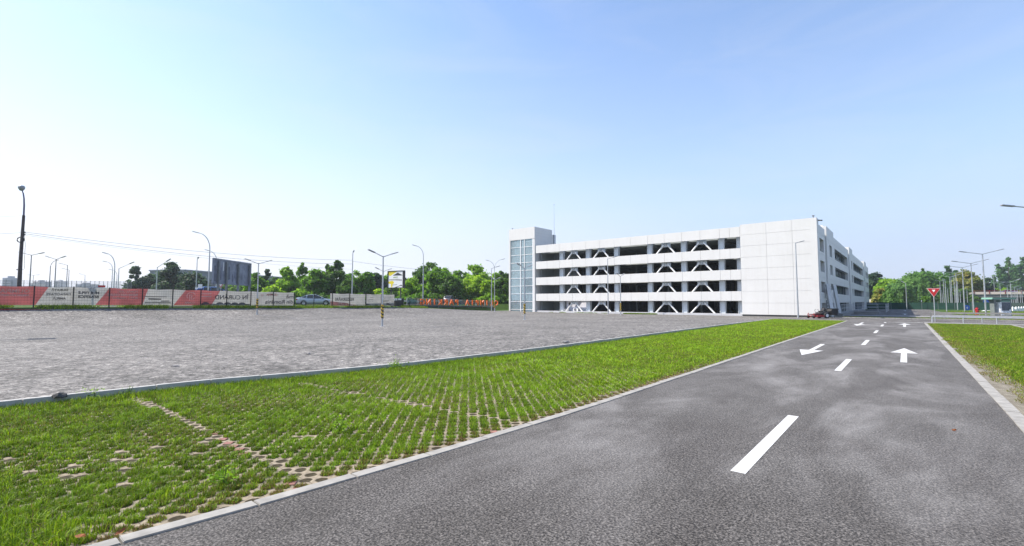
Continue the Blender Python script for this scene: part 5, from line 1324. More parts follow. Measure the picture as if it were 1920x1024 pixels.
    for s in (-1, 1):
        m_ = MB(); m_.box(-Lh - .015, -Lh + .22, s * Wh * .52 if s > 0 else -Wh * .88, s * Wh * .88 if s > 0 else -Wh * .52, .72 if kind == 'sedan' else .85, .88 if kind == 'sedan' else 1.02); m_.build("tail_lamp", M['lightred'], t_, bevel=.02)
        m_ = MB(); m_.box(Lh - .3, Lh + .0, s * Wh * .5 if s > 0 else -Wh * .82, s * Wh * .82 if s > 0 else -Wh * .5, .56, .68); m_.build("headlight", M['white'], t_, bevel=.02)
        m_ = MB(); m_.bar((.9, s * .9, .98), (.86, s * 1.05, 1.02), 0.12, 0.12); m_.build("mirror", paint, t_, bevel=.01)
        for x in wx:
            wheel(t_, x, s * (Wh - .10), wr, .21)
            m_ = MB(); m_.lathe([(wr * 1.02, -.012), (wr * 1.2, -.012), (wr * 1.2, .012), (wr * 1.02, .012)], (x, s * (Wh + .004), wr), 20, 'y'); m_.build("wheel_arch", M['black'], t_)
    m_ = MB(); m_.box(-Lh - .02, -Lh + .04, -.26, .26, .56 if kind == 'sedan' else .66, .68 if kind == 'sedan' else .78); m_.build("number_plate", M['white'], t_)
    m_ = MB(); m_.box(-Lh + .1, Lh - .1, -Wh * .9, Wh * .9, .2, .3); m_.build("underbody", M['black'], t_)
    return t_
p_ = at(590, 572, 65); p_.z = zt(p_.x, p_.y) - 0.02
# the sedan heads right and slightly away
car("parked_car", "silver blue sedan seen through the open gap in the fence", p_, R(62), M['silver'])
p_ = at(846, 570, 96); p_.z = 1.4
car("parked_car", "small grey hatchback seen from behind under the big green tree", p_, YAW + R(90 - 14), M['greyc'], 'suv')
p_ = at(190.5, 541, 50); p_.z = 1.4
t_ = thing("sign_board", "small red board with a white lower edge just above the red and beige banner", "sign", p_, YAW)
zb_ = Hof(535, 50, 1.4)
m_ = MB(); m_.tube([(0, .05, -.2), (0, .05, zb_ - .1)], .03, 6); m_.build("pole", M['galvd'], t_)
m_ = MB(); m_.box(-.36, .36, -.03, .03, zb_ - .22, zb_); m_.build("plate", M['red'], t_)
m_ = MB(); m_.box(-.3, .2, -.034, .031, zb_ - .3, zb_ - .221); m_.build("lower_edge", M['white'], t_)
p_ = at(405, 541, 62); vn = car("parked_van", "blue van whose roof shows under the rusty billboard by the yield sign", Vector((p_.x, p_.y, 1.4)), R(80), pmat("blue_car_paint", (0.08, 0.2, 0.5), 0.3), 'suv', "van")
vn.scale = (1.15, 1.15, 1.42)
# small road under the trees for them: part of the terrain
b = MB(); b.add([(-69, -40, 1.405), (-61.4, -40, 1.405), (-61.4, 62, 1.405), (-69, 62, 1.405)], [(0, 1, 2, 3)])
struct(b.build("street", M['asphalt_cross']))

# ------------------------------------------------------------------ ride-on mower
mw = thing("ride_on_mower", "red and black ride-on mower with grass bagger parked at the strip end", "lawn mower", (0, 0, 0))
p_ = gnd(1541, 597.0, -0.02); p_.z = 0.0; mw.location = (p_.x, p_.y, 0.0)
mw.rotation_euler.z = math.atan2(-sy, -cy) + R(6)      # front points to picture-left
S_ = 0.92
def mwb(mb, name, mat, parent=None, **k):
    mb.v = [tuple(Vector(p) * S_) for p in mb.v]; return mb.build(name, mat, parent or mw, **k)
for s in (-1, 1):
    m_ = MB(); m_.lathe([(.2, -.13), (.33, -.13), (.36, -.09), (.36, .09), (.33, .13), (.2, .13)], (-.15, s * .62, .36), 22, 'y'); w_ = mwb(m_, "rear_wheel", M['rubber'])
    m_ = MB(); m_.lathe([(0, s * .15), (.06, s * .15), (.09, s * .07), (.2, s * .1), (.205, s * .0)], (-.15, s * .62, .36), 22, 'y'); mwb(m_, "rim", M['white'], w_)
    m_ = MB(); m_.lathe([(.06, -.07), (.16, -.07), (.18, -.04), (.18, .04), (.16, .07), (.06, .07)], (1.45, s * .48, .18), 18, 'y'); w_ = mwb(m_, "caster_wheel", M['rubber'])
    m_ = MB(); m_.bar((1.45, s * .48 - .1, .18), (1.45, s * .48 - .1, .5), .04, .05); m_.bar((1.45, s * .48 + .1, .18), (1.45, s * .48 + .1, .5), .04, .05); m_.bar((1.45, s * .48 - .13, .5), (1.45, s * .48 + .13, .5), .06, .05); m_.tube([(1.42, s * .48, .5), (1.42, s * .48, .66)], .045, 8); mwb(m_, "caster_fork", pmat('mower_red', (.26, .015, .02), .4), w_)
    m_ = MB(); m_.tube([(.42, s * .33, .62), (.62, s * .34, .85), (.68, s * .34, 1.02), (.64, s * .12, 1.08)], [.022, .02, .02, .028], 6); mwb(m_, "control_lever", M['black'])
m_ = MB(); m_.prism([(-.55, .3), (1.5, .42), (1.5, .52), (.5, .56), (-.55, .5)], -.36, .36); mwb(m_, "frame", pmat('dark_red_frame', (.09, .012, .012), .5), bevel=.015)
m_ = MB(); m_.prism([(.1, .16), (1.15, .14), (1.22, .2), (1.1, .34), (.2, .36)], -.72, .72); mwb(m_, "mower_deck", pmat('mower_red', (.26, .015, .02), .4), bevel=.02)
m_ = MB(); m_.prism([(-.55, .42), (.45, .5), (.52, .66), (.3, .74), (-.1, .86), (-.5, .8), (-.62, .6)], -.52, .52); mwb(m_, "fender_body", M['dark'], bevel=.03)
m_ = MB(); m_.prism([(-.28, .84), (.28, .78), (.3, .88), (.0, .93), (-.1, .98), (-.24, 1.3), (-.36, 1.28), (-.34, .95)], -.26, .26); mwb(m_, "seat", M['black'], bevel=.03)
m_ = MB(); m_.prism([(-.95, .42), (-.5, .42), (-.5, .78), (-.9, .76)], -.33, .33); mwb(m_, "engine", M['black'], bevel=.03)
m_ = MB(); m_.prism([(-1.75, .34), (-.85, .48), (-.78, .92), (-.95, 1.12), (-1.72, 1.1), (-1.8, .95)], -.58, .58); bg_ = mwb(m_, "bagger", M['black'], bevel=.04)
m_ = MB(); m_.prism([(-1.84, 1.06), (-1.0, 1.13), (-.95, 1.2), (-1.7, 1.22), (-1.84, 1.16)], -.62, .62); mwb(m_, "lid", M['dark'], bg_, bevel=.02)
m_ = MB(); m_.tube([(-.1, -.55, .5), (-.35, -.6, .85), (-.7, -.5, 1.05), (-1.0, -.3, 1.1)], [.09, .1, .11, .12], 10); mwb(m_, "chute", M['dark'])
m_ = MB(); m_.bar((-1.7, 0, .4), (-1.72, 0, .05), .05, .05); mwb(m_, "support_leg", M['black'])

# ------------------------------------------------------------------ boards and signs on the left
def quad_frame(a, c):                                # local frame for a board from a to c (ground points)
    d = Vector((c.x - a.x, c.y - a.y, 0)); return d.length, math.atan2(d.y, d.x)
# rusty billboard seen from behind
a_ = at(396, 565, 58); c_ = at(467, 565, 66.5); W_, az = quad_frame(a_, c_)
bz = 1.4; bb1 = thing("billboard", "large weathered grey billboard seen from behind on four posts", "billboard", (a_.x, a_.y, bz), az)
zt1 = CAMZ + ray(396, 484)[1] * 58 - bz; zb1 = CAMZ + ray(396, 532)[1] * 58 - bz
m_ = MB()
n_ = 12
for i in range(n_):
    x0, x1 = W_ * i / n_, W_ * (i + 1) / n_; j = rnd.uniform(-.015, .015)
    m_.box(x0 + .012, x1 - .012, -0.06 + j, 0.0 + j, zb1 + .12, zt1 - .1)
m_.build("back_sheets", M['bbg'], bb1)
m_ = MB(); m_.box(-.05, W_ + .05, -.16, -.061 + .04, zt1 - .16, zt1 + .03); m_.box(-.05, W_ + .05, -.16, -.03, zb1, zb1 + .2); m_.box(-.06, .12, -.16, .02, zb1 - .02, zt1); m_.box(W_ - .1, W_ + .05, -.16, .02, zb1 - .02, zt1); m_.build("frame", M['bbg'], bb1)
for x in (0.85, 2.55, 5.2, W_ - .55):
    m_ = MB(); m_.box(x - .12, x + .12, -.36, -.161, -.3, zt1 - .3); m_.build("post", M['galvd'], bb1)
m_ = MB(); m_.box(2.05, 2.2, -.085, -.065, zb1 + 1.7, zt1 - .35); m_.build("patch", M['white'], bb1)
for x0, x1, h0, h1 in ((1.5, 1.75, .5, 2.2), (3.2, 3.6, .6, 2.4), (4.1, 4.35, .3, 1.5), (4.6, 4.75, .9, 1.8), (6.1, 6.25, .7, 1.5), (0.15, .6, .3, 2.3)):
    m_ = MB(); m_.prism([(x0, zb1 + h0), (x1, zb1 + h0 + .1), (x1 - .06, zb1 + h1), (x0 + .05, zb1 + h1 - .1)], -.088, -.076); m_.build("stain", pmat("billboard_stain", (0.13, 0.14, 0.18), 0.7, .3), bb1)
# advertising board
a_ = at(727, 565, 80); c_ = at(755.5, 565, 78.5); W_, az = quad_frame(a_, c_)
ab = thing("advertising_board", "square advertising board with yellow and white poster in a black frame", "billboard", (a_.x, a_.y, 1.0), az)
z0 = CAMZ + ray(740, 540)[1] * 79.5 - 1.0; z1 = CAMZ + ray(740, 508.5)[1] * 79.5 - 1.0
m_ = MB(); m_.box(-.1, W_ + .12, 0.02, .38, z0 - .05, z1 + .06); m_.build("casing", M['dark'], ab)
m_ = MB(); m_.box(-.1, 0.08, -.06, .019, z0 - .05, z1 + .06); m_.box(W_ - .1, W_ + .12, -.06, .019, z0 - .05, z1 + .06); m_.box(.081, W_ - .101, -.06, .019, z1 - .06, z1 + .06); m_.box(.081, W_ - .101, -.06, .019, z0 - .05, z0 + .06); m_.build("frame", M['black'], ab)
m_ = MB(); m_.box(.09, W_ - .11, -.012, .018, z0 + .07, z1 - .07); po = m_.build("poster", M['white'], ab)
Hh = z1 - z0
def pz(mt, pts, e):
    m2 = MB(); m2.prism([(.09 + (W_ - .2) * u, z0 + .07 + (Hh - .14) * v) for u, v in pts], -.013 - e, -.0125 - e + .0004); m2.build("picture", mt, po)
pz(M['yellow'], [(0, 1), (.62, 1), (.4, .88), (.12, .72), (0, .78)], .004)
pz(M['yellow'], [(0, .38), (.3, .42), (.42, .3), (.3, .2), (.28, .02), (.2, .02), (.18, .22), (0, .26)], .004)
pz(M['ban_g'], [(.34, .78), (.5, .84), (.64, .93), (.82, .84), (.97, .77), (.97, .74), (.34, .74)], .006)
pz(pmat("grey_poster_print", (.38, .38, .36), .6), [(.05, .52), (.6, .55), (.95, .5), (.95, .4), (.5, .44), (.05, .45)], .004)
pz(pmat("green_poster_print", (.3, .4, .16), .6), [(.34, .6), (.66, .62), (.66, .68), (.34, .66)], .006)
pz(M['ban_g'], [(.4, .0), (.7, .08), (.9, .17), (.98, .1), (.98, .06), (.85, .11), (.66, .03), (.6, 0)], .006)
pz(pmat("grey_poster_print", (.38, .38, .36), .6), [(.3, .14), (.62, .16), (.62, .2), (.3, .18)], .006)
for x in (.55, W_ - .65):
    m_ = MB(); m_.box(x - .07, x + .07, .1, .24, -.5, z0 - .051); m_.build("post", M['dark'], ab)
# yield signs
def yield_sign(label, base, H, s, rz, tri='red'):
    t_ = thing("yield_sign", label, "road sign", base, rz)
    m_ = MB(); m_.tube([(0, 0, -.2), (0, 0, H)], .035, 8); m_.build("pole", M['galv'], t_)
    h = s * math.sqrt(3) / 2
    def tri_(k, dz=0): c = H - h / 3 + .05 + dz; return [(-s / 2 * k, c + h / 3 * k), (s / 2 * k, c + h / 3 * k), (0, c - 2 * h / 3 * k)]
    m_ = MB(); m_.prism(tri_(1.0), -.062, -.04); p2 = m_.build("plate", M['white'], t_)
    m_ = MB(); m_.prism(tri_(.93), -.068, -.063); m_.build("red_face", M['red'], p2)
    m_ = MB(); m_.prism(tri_(.27 if tri == 'red' else .55, s * .06 if tri == 'red' else 0), -.074, -.069); m_.build("white_centre", M['white'], p2)
    return t_
p_ = gnd(1753.5, 603.5); Zs = -sy * p_.x + cy * p_.y
yield_sign("red yield sign at the lawn corner by the junction, right of the road", p_, Hof(541.5, Zs, 0), 19.6 * Zs / F, YAW - R(35), 'red')
p_ = at(414, 545, 61); p_.z = 1.3; yield_sign("smaller yield sign under the rusty billboard", p_, Hof(532, 61, 1.3), .75, YAW + R(10), 'white')
p_ = at(375, 545, 60); p_.z = 1.4; t_ = thing("notice_sign", "small white sign with blue lower edge above the fence, left of the rusty billboard", "sign", p_, YAW)
m_ = MB(); m_.tube([(0, .05, -.3), (0, .05, 1.9)], .03, 6); m_.build("pole", M['galv'], t_)
zc_ = Hof(537, 60, 1.4); m_ = MB(); m_.box(-.26, .26, -.02, .02, zc_ - .24, zc_ + .27); m_.build("plate", M['white'], t_)
m_ = MB(); m_.box(-.26, .26, -.024, .021, zc_ - .36, zc_ - .241); m_.build("blue_plate", M['blue'], t_)
m_ = MB(); m_.box(-.62, -.3, -.02, .02, zc_ - .34, zc_ - .14); m_.build("side_plate", M['white'], t_)
# far grey building with window axes
a_ = at(344, 565, 205); c_ = at(640, 565, 330); W_, az = quad_frame(a_, c_)
fb = thing("office_block", "long low grey office block far behind the dark pines", "building", (a_.x, a_.y, 1.0), az)
Hf = Hof(507.5, 205, 1.0); m_ = MB(); m_.box(0, W_, 0, 18, -2, Hf); m_.build("wall", M['farb'], fb)
m_ = MB(); m_.box(-.3, W_ + .3, -.3, 18.3, Hf, Hf + .5); m_.build("roof", M['bbg'], fb)
for i in range(14):
    m_ = MB()
    x = 4 + i * W_ / 14.5; m_.box(x, x + 4.6, -.12, -.02, 1.5, Hf - 3.4); w_ = m_.build("window", M['carglass'], fb)
    m_ = MB()
    for q in range(1, 4): m_.box(x, x + 4.6, -.18, -.121, 1.5 + q * (Hf - 4.9) / 4 - .12, 1.5 + q * (Hf - 4.9) / 4 + .12)
    m_.box(x + 2.2, x + 2.4, -.2, -.182, 1.5, Hf - 3.4); m_.build("frame", M['farb'], w_)
# distant left: mesh fence on the embankment, town, wooded horizon
mf = thing("boundary_fence", "tall distant wire fence crossing the horizon behind the leftmost banners", "fence", (0, 0, 0))
a_ = at(-40, 565, 88); c_ = at(245, 565, 118); zA = CAMZ + ray(0, 521)[1] * 88
for i in range(31):
    p = a_.lerp(c_, i / 30); m_ = MB(); m_.tube([(p.x, p.y, 1.0), (p.x, p.y, zA + (i / 30) * .9 - .3)], .05, 5); m_.build("post", M['galvd'], mf)
    if i == 30: break
    q = a_.lerp(c_, (i + 1) / 30); za = zA + (i / 30) * .9 - .4; m_ = MB()
    for k in range(9): m_.bar((p.x, p.y, 1.5 + (za - 1.5) * k / 8), (q.x, q.y, 1.5 + (za + .03 - 1.5) * k / 8), .022 if k not in (3, 5) else .09, .022 if k not in (3, 5) else .09)
    for k in range(1, 8): r_ = p.lerp(q, k / 8); m_.bar((r_.x, r_.y, 1.4), (r_.x, r_.y, za), .02, .02)
    m_.build("wire_panel", M['galvd'], mf)
def far_block(px0, px1, ytop, Z, label, mt):
    a_ = at(px0, 565, Z); c_ = at(px1, 565, Z); W_, az = quad_frame(a_, c_); t_ = thing("tower_block", label, "building", (a_.x, a_.y, -2), az, "distant town blocks")
    H = Hof(ytop, Z, -2); m_ = MB(); m_.box(0, W_, 0, 14, 0, H); m_.build("wall", mt, t_)
    m_ = MB(); m_.box(W_ * .3, W_ * .6, 3, 9, H, H + 2.5); m_.build("roof_house", mt, t_)
    for f in range(max(1, int(H / 3.2))):
        m_ = MB(); m_.box(.6, W_ - .6, -.1, -.02, 1 + f * 3.2, 2.4 + f * 3.2); m_.build("window_band", M['carglass'], t_)
far_block(2, 18, 521, 620, "distant blue grey tower block at the far left above the red banner", pmat("far_block_wall", (.16, .19, .25), .8))
far_block(52, 66, 531, 700, "distant low pale block right of the wooden pole", M['cream'])
far_block(60, 80, 528, 800, "distant wide pale block in the haze near the left lamps", M['farb'])
far_block(140, 170, 533, 760, "distant low wide block beyond the far fence, right part", M['farb'])
far_block(100, 112, 527, 900, "distant pale block just visible between the double armed left lamps", M['cream'])
hl_ = MB(); pts = []
for k in range(80):
    an = YAW + R(70) - R(95) * k / 79; X, Y = -math.sin(an) * 1050, math.cos(an) * 1050; h = 14 + 9 * nz(k * .37, 0, 1) + 5 * nz(k * 1.3, 4, 1)
    pts.append((X, Y, h))
n_ = len(pts)
for (x, y, h), (x2, y2, h2) in zip(pts, pts[1:]):
    hl_.add([(x, y, -5), (x2, y2, -5), (x2 * 1.03, y2 * 1.03, h2), (x * 1.03, y * 1.03, h), (x * 1.5, y * 1.5, h), (x2 * 1.5, y2 * 1.5, h2)], [(0, 1, 2, 3), (3, 2, 5, 4)])
struct(hl_.build("hills", pmat("wooded_hill", (.045, .075, .05), .95, .35, .02), smooth=True))

# ------------------------------------------------------------------ letters, glass wall and bin at the entrance
LX = -59.6
gw = thing("glass_wall", "low dark teal wall with glass railing under the orange letters", "wall", (LX, 46.0, 0))
zr = 1.35; zA_, zB_ = zt(-57.5, 47), 0.12
m_ = MB(); m_.prism([(46.0, .4), (66.4, -.2), (66.4, .85), (46.0, 1.35)], LX - .12 - LX, LX + .1 - LX, 'x'); m_.v = [(x, y - 46, z) for x, y, z in m_.v]; m_.build("wall", M['teal'], gw)
m_ = MB(); m_.prism([(46.0, 1.351), (66.4, .851), (66.4, .98), (46.0, 1.48)], -.2, .16, 'x'); m_.v = [(x, y - 46, z) for x, y, z in m_.v]; m_.build("coping", M['paving'], gw)
for i in range(10):
    y = i * 2.2; zz = 1.48 - y * .0245
    m_ = MB(); m_.box(-.03, .03, y - .03, y + .03, zz - .05, zz + .95); m_.build("post", M['galv'], gw)
    if i < 9: m_ = MB(); m_.box(-.008, .008, y + .1, y + 2.1, zz + .05, zz + .82); m_.build("pane", M['rglass'], gw)
m_ = MB(); m_.bar((0, 0, 2.46), (0, 19.8, 1.98), .05, .05); m_.build("rail", M['galv'], gw)
lt = thing("letter_sign", "row of orange letters seen from behind reading mirrored along the entrance wall", "sign", (LX + .55, 48.0, 0))
word = "OLIMPIA PARKING"
y_hi = onX(926, LX).y; y_lo = onX(788, LX).y
for i, ch in enumerate(word):
    if ch == ' ': continue
    y = y_hi + (y_lo - y_hi) * i / (len(word) - 1)
    vs, fs = text_mesh(None, ch, 1.42, .06, False, .03)
    zc_ = 1.94 + (.0 - (y - y_lo) * .012) - .15
    t2 = MB(); t2.add([(-p.z, y - 48.0 - p.x, zc_ + p.y * 0.92) for p in vs], fs); t2.build("letter", M['orange'], lt)
m_ = MB(); m_.bar((-.12, y_lo - 48 - .6, 1.28), (-.12, y_hi - 48 + .6, 1.06), .05, .05); m_.build("carrier_rail", M['galvd'], lt)
for i in range(6):
    y = y_lo - 48 + (y_hi - y_lo) * i / 5; m_ = MB(); m_.box(-.2, -.15, y - .03, y + .03, .2, 1.3); m_.build("stand", M['galvd'], lt)
p_ = at(744, 577, 71); p_.z = zt(p_.x, p_.y) - .1
t_ = thing("waste_container", "black waste container with pale contents at the end of the fence", "container", p_, YAW + R(10))
m_ = MB(); m_.prism([(-.95, .15), (.95, .15), (1.05, 1.25), (-1.05, 1.25)], -.55, .55); m_.build("bin_body", M['black'], t_, bevel=.03)
m_ = MB(); m_.box(-1.08, 1.08, -.6, .6, 1.251, 1.34); m_.build("lid", M['dark'], t_, bevel=.02)
m_ = MB(); m_.box(-.5, .1, -.66, -.601, 1.0, 1.32); m_.box(.2, .7, -.65, -.603, 1.05, 1.3); m_.build("paper_bag", M['white'], t_)
for sx_ in (-.7, .7):
    m_ = MB(); m_.lathe([(0, -.04), (.1, -.04), (.1, .04), (0, .04)], (sx_, -.4, .1), 12, 'y'); m_.build("wheel", M['rubber'], t_)
m_ = MB(); m_.box(-1.3, 2.1, -.9, .9, -.2, .0); o = m_.build("concrete_pad", M['paving'], None); o.location = p_; o.rotation_euler.z = YAW + R(10); struct(o)
# guard rail along the road behind the letters and a small concrete wall before the trees
gr_ = thing("guard_rail", "pale metal guard rail along the street behind the orange letters", "guard rail", (-71, 40, 1.4))
m_ = MB(); m_.box(-.03, .03, 0, 46, .45, .75); m_.build("rail", M['galv'], gr_)
for i in range(16): m_ = MB(); m_.box(-.1, -.031, i * 3 - .05, i * 3 + .05, -.3, .72); m_.build("post", M['galvd'], gr_)
cw = thing("concrete_wall", "grey concrete wall in front of the trees left of the glass stair tower", "wall", (-76, 62, 1.2))
m_ = MB(); m_.box(-.1, .1, 0, 30, -.5, 1.1); m_.build("wall", M['cgrey'], cw)
m_ = MB(); m_.box(-.16, .16, -.05, 30.05, 1.1, 1.2); m_.build("coping", M['paving'], cw)

# ------------------------------------------------------------------ right side: railings, fence, kiosk, bridge
def railing(name, label, pts, H, mat_, rails=2, step=2.0, rr=.03, cat="railing"):
    t_ = thing(name, label, cat, pts[0]); o0 = Vector(pts[0])
    for a, c in zip(pts, pts[1:]):
        a, c = Vector(a) - o0, Vector(c) - o0; n = max(1, int((c - a).length / step))
        for k in range(n + 1):
            if k == 0 and a.length > .01: continue
            p = a.lerp(c, k / n); m_ = MB(); m_.tube([p + Vector((0, 0, -.2)), p + Vector((0, 0, H))], rr * .9, 6); m_.build("post", mat_, t_)
        m_ = MB()
        for q in range(rails):
            h = H * (1 - q * .42); m_ = MB(); m_.tube([a + Vector((0, 0, h)), c + Vector((0, 0, h))], rr, 6); m_.build("rail", mat_, t_)
    return t_
gal = M['galv']
railing("ramp_railing", "metal ramp railing beside the shaded side of the car park", [(-6.6, 76, .35), (-6.6, 92, .35), (-3.4, 93.5, .35)], 1.15, gal, 2, 2.0)
railing("ramp_railing", "second metal ramp railing further along the shaded side", [(-6.2, 98, .3), (-2.6, 99, .3), (-2.6, 118, .3)], 1.2, gal, 2, 2.4)
m_ = MB(); m_.box(-7.2, -6.4, 75, 120, -.1, .34); m_.box(-6.399, -3.2, 92.5, 95, -.1, .33); o = m_.build("ramp", M['paving']); struct(o)
# tube barriers along the cross road
p0, p1, p2 = gnd(1740, 604.5), gnd(1925, 607.5), gnd(1925, 603)
railing("tube_barrier", "low white tube barrier on the near side of the cross road", [(1.7, 56.2, .04), (9.8, 56.2, .04), (22, 56.2, .04)], .52, M['galv'], 1, 2.0, .042, "barrier")
railing("tube_barrier", "second low white tube barrier behind the near one, at the far kerb", [(1.9, 60.6, 0), (12, 60.6, 0), (30, 60.6, 0)], .55, M['galv'], 1, 2.6, .042, "barrier")
# long pale barrier wall beyond the cross road on the right
bw = thing("barrier_rail", "long pale double plank guard rail beyond the cross road, below the kiosk", "guard rail", (2.2, 78.2, 0))
m_ = MB(); m_.box(0, 60, -.04, .04, .42, .62); m_.box(0, 60, -.05, .05, .16, .3); m_.build("rail", M['paving'], bw)
for i in range(21): m_ = MB(); m_.box(i * 3 - .05 + .1, i * 3 + .15, .041, .12, -.2, .66); m_.build("post", M['galvd'], bw)
# green windbreak fence
gf = thing("windbreak_fence", "dark green windbreak fence closing the far end of the side road", "fence", (-9, 156, -.1))
for i in range(14):
    x = i * 3.0
    m_ = MB(); m_.tube([(x, 0, -.2), (x, 0, 2.0)], .04, 6); m_.build("post", M['galvd'], gf)
    m_ = MB(); m_.box(x + .04, x + 2.96, -.012, .012, .1 - .2, 1.72 + .06 * math.sin(i * 2.1)); m_.build("screen", M['green_f'] if i < 8 else pmat("grey_green_screen", (.05, .075, .065), .7, .2), gf)
# red machine behind the fence, red hydrant, blue signs
p_ = at(1748, 578, 126); p_.z = -.1; t_ = thing("red_container", "dark red ribbed container beside the yield sign pole in front of the fence", "container", p_, YAW)
m_ = MB(); m_.box(-1.1, 1.1, -.5, .5, .15, 1.5); m_.build("box", M['redd'], t_, bevel=.05)
m_ = MB()
for k in range(6): m_.box(-1.0 + k * .36, -.86 + k * .36, -.54, -.501, .2, 1.45)
m_.build("ribs", M['red'], t_)
m_ = MB(); m_.box(-1.15, 1.15, -.55, .55, 1.501, 1.6); m_.build("lid", M['redd'], t_)
p_ = at(1832.5, 590, 70); p_.z = -.05; t_ = thing("fire_hydrant", "red hydrant cabinet with black top on the grass left of the kiosk", "hydrant", p_, YAW)
m_ = MB(); m_.lathe([(0, 0), (.24, 0), (.24, .1), (.19, .12), (.19, .55), (.25, .58), (.25, .66), (.19, .7), (.18, .95), (.1, 1.05), (0, 1.06)], (0, 0, .0), 14); m_.build("body", M['red'], t_, smooth=False)
m_ = MB(); m_.lathe([(0, 1.06), (.13, 1.06), (.15, 1.15), (.08, 1.22), (0, 1.22)], (0, 0, 0), 12); m_.build("cap", M['black'], t_)
for s in (-1, 1): m_ = MB(); m_.tube([(s * .17, 0, .8), (s * .31, 0, .8)], .08, 10); m_.build("outlet", M['red'], t_)
m_ = MB(); m_.tube([(0, -.17, .8), (0, -.28, .8)], .1, 10); m_.build("outlet", M['black'], t_)
for px, py, Z, r_, lab in ((1849, 567, 140, .85, "round blue road sign under the bridge deck, left of the kiosk"), (1813.5, 577, 108, .62, "round blue road sign standing low on the grass left of the hydrant")):
    p_ = at(px, py, Z); zc_ = p_.z; p_.z = -.1; t_ = thing("blue_sign", lab, "road sign", p_, YAW)
    m_ = MB(); m_.tube([(0, .06, 0), (0, .06, zc_ + .1)], .05, 6); m_.build("pole", gal, t_)
    m_ = MB(); m_.lathe([(0, -.02), (r_, -.02), (r_, .02), (0, .02)], (0, 0, zc_ + .1), 24, 'y'); m_.build("disc", M['blue'], t_)
    m_ = MB(); m_.prism([(-.2 * r_, zc_ - .3 * r_), (.05 * r_, zc_ - .3 * r_), (.05 * r_, zc_ + .15 * r_), (.3 * r_, zc_ + .1 * r_), (0, zc_ + .6 * r_), (-.4 * r_, zc_ + .1 * r_), (-.2 * r_, zc_ + .15 * r_)], -.03, -.021); m_.build("arrow", M['white'], t_)
# kiosk: wrapped machine under a green canopy
Zk = 64; p_ = at(1881, 592, Zk); p_.z = -.02
ks = thing("ticket_kiosk", "plastic wrapped ticket machine between grey posts under a flat green canopy", "kiosk", p_, YAW)
sc_ = Zk / F
def kx(px): return (px - 1881) * sc_
def kz(py): return CAMZ + ray(1881, py)[1] * Zk - p_.z
m_ = MB(); m_.prism([(kx(1857), kz(561.5)), (kx(1900), kz(561.5)), (kx(1904), kz(558)), (kx(1859), kz(558))], -.34, 1.2); m_.build("canopy", M['tealg'], ks, bevel=.02)
for px in (1866, 1894.5):
    m_ = MB(); m_.box(kx(px) - .14, kx(px) + .14, -.1, .5, -.2, kz(561.6)); m_.build("post", pmat("kiosk_post_grey", (.14, .16, .16), .6), ks, bevel=.01)
m_ = MB(); m_.box(kx(1871.5), kx(1892), -.35, .45, 0, kz(566)); bx = m_.build("machine", M['plastic'], ks, bevel=.08)
m_ = MB(); m_.prism([(kx(1873), kz(566) + .0), (kx(1891), kz(566)), (kx(1889), kz(563.2)), (kx(1876), kz(563.2))], -.4, .5); m_.build("machine_hood", M['tealg'], bx, bevel=.03)
m_ = MB(); m_.box(kx(1874.5), kx(1890.5), -.37, -.351, kz(582.5), kz(567)); m_.build("machine_front", pmat("machine_front", (.06, .075, .10), .35, .5, 4), bx)
for i in range(16):
    m_ = MB(); x = rnd.uniform(kx(1872.5), kx(1890)); z = rnd.uniform(.05, kz(583)) ; q = rnd.uniform(.12, .3)
    m_.add([(x, -.38, z), (x + q, -.46, z + rnd.uniform(-.05, .12)), (x + q * .8, -.37, z + q * 1.2), (x + .1 * q, -.43, z + q)], [(0, 1, 2), (0, 2, 3)]); m_.build("plastic_fold", M['plastic'], bx)
# overpass
Zb = 150; pA = at(1822, 565, Zb); pB = at(1990, 565, 150); W_, az = 42.0, R(6)
ov = thing("bridge", "low concrete overpass with a pale parapet and red rail posts crossing at the right edge", "bridge", (pA.x, pA.y, -.1), az)
def bzv(py): return CAMZ + ray(1880, py)[1] * Zb + .1
m_ = MB(); m_.box(0, W_, 0, 9, bzv(557.5), bzv(552.3)); m_.build("deck", M['cgrey'], ov)
m_ = MB(); m_.prism([(-2.5, bzv(552.2)), (W_, bzv(552.2)), (W_, bzv(547.6)), (1.0, bzv(547.6)), (-2.5, bzv(551.4))], -.25, -.002); m_.build("parapet", M['cream'], ov)
for i in range(12):
    x = .6 + i * W_ / 12; m_ = MB(); m_.box(x - .08, x + .08, -.34, -.251, bzv(551.5), bzv(545)); m_.build("rail_post", M['redd'], ov)
m_ = MB(); m_.box(0.5, W_, -.30, -.262, bzv(546), bzv(545.4)); m_.build("hand_rail", M['redd'], ov)
for px, w0 in ((1834, 1.25), (1858, .5), (1925, 1.2)):
    x = (px - 1822) * Zb / F; m_ = MB(); m_.box(x - w0, x + w0, .8, 8, -.4, bzv(557.5) - .003); m_.build("pier", M['paving'], ov)
m_ = MB(); m_.box(0, W_, 8.4, 8.8, -.4, bzv(557.5) - .003); m_.build("abutment_wall", pmat("dark_abutment", (.08, .08, .075), .9, .3), ov)
pc_ = Vector((pA.x + 8.6 * math.cos(az) - 2.6 * math.sin(az), pA.y + 8.6 * math.sin(az) + 2.6 * math.cos(az), 0)); t_ = car("parked_car", "violet car driving along the overpass at the right edge", Vector((pc_.x, pc_.y, bzv(552.3) - .1)), az + R(180), M['purple'])
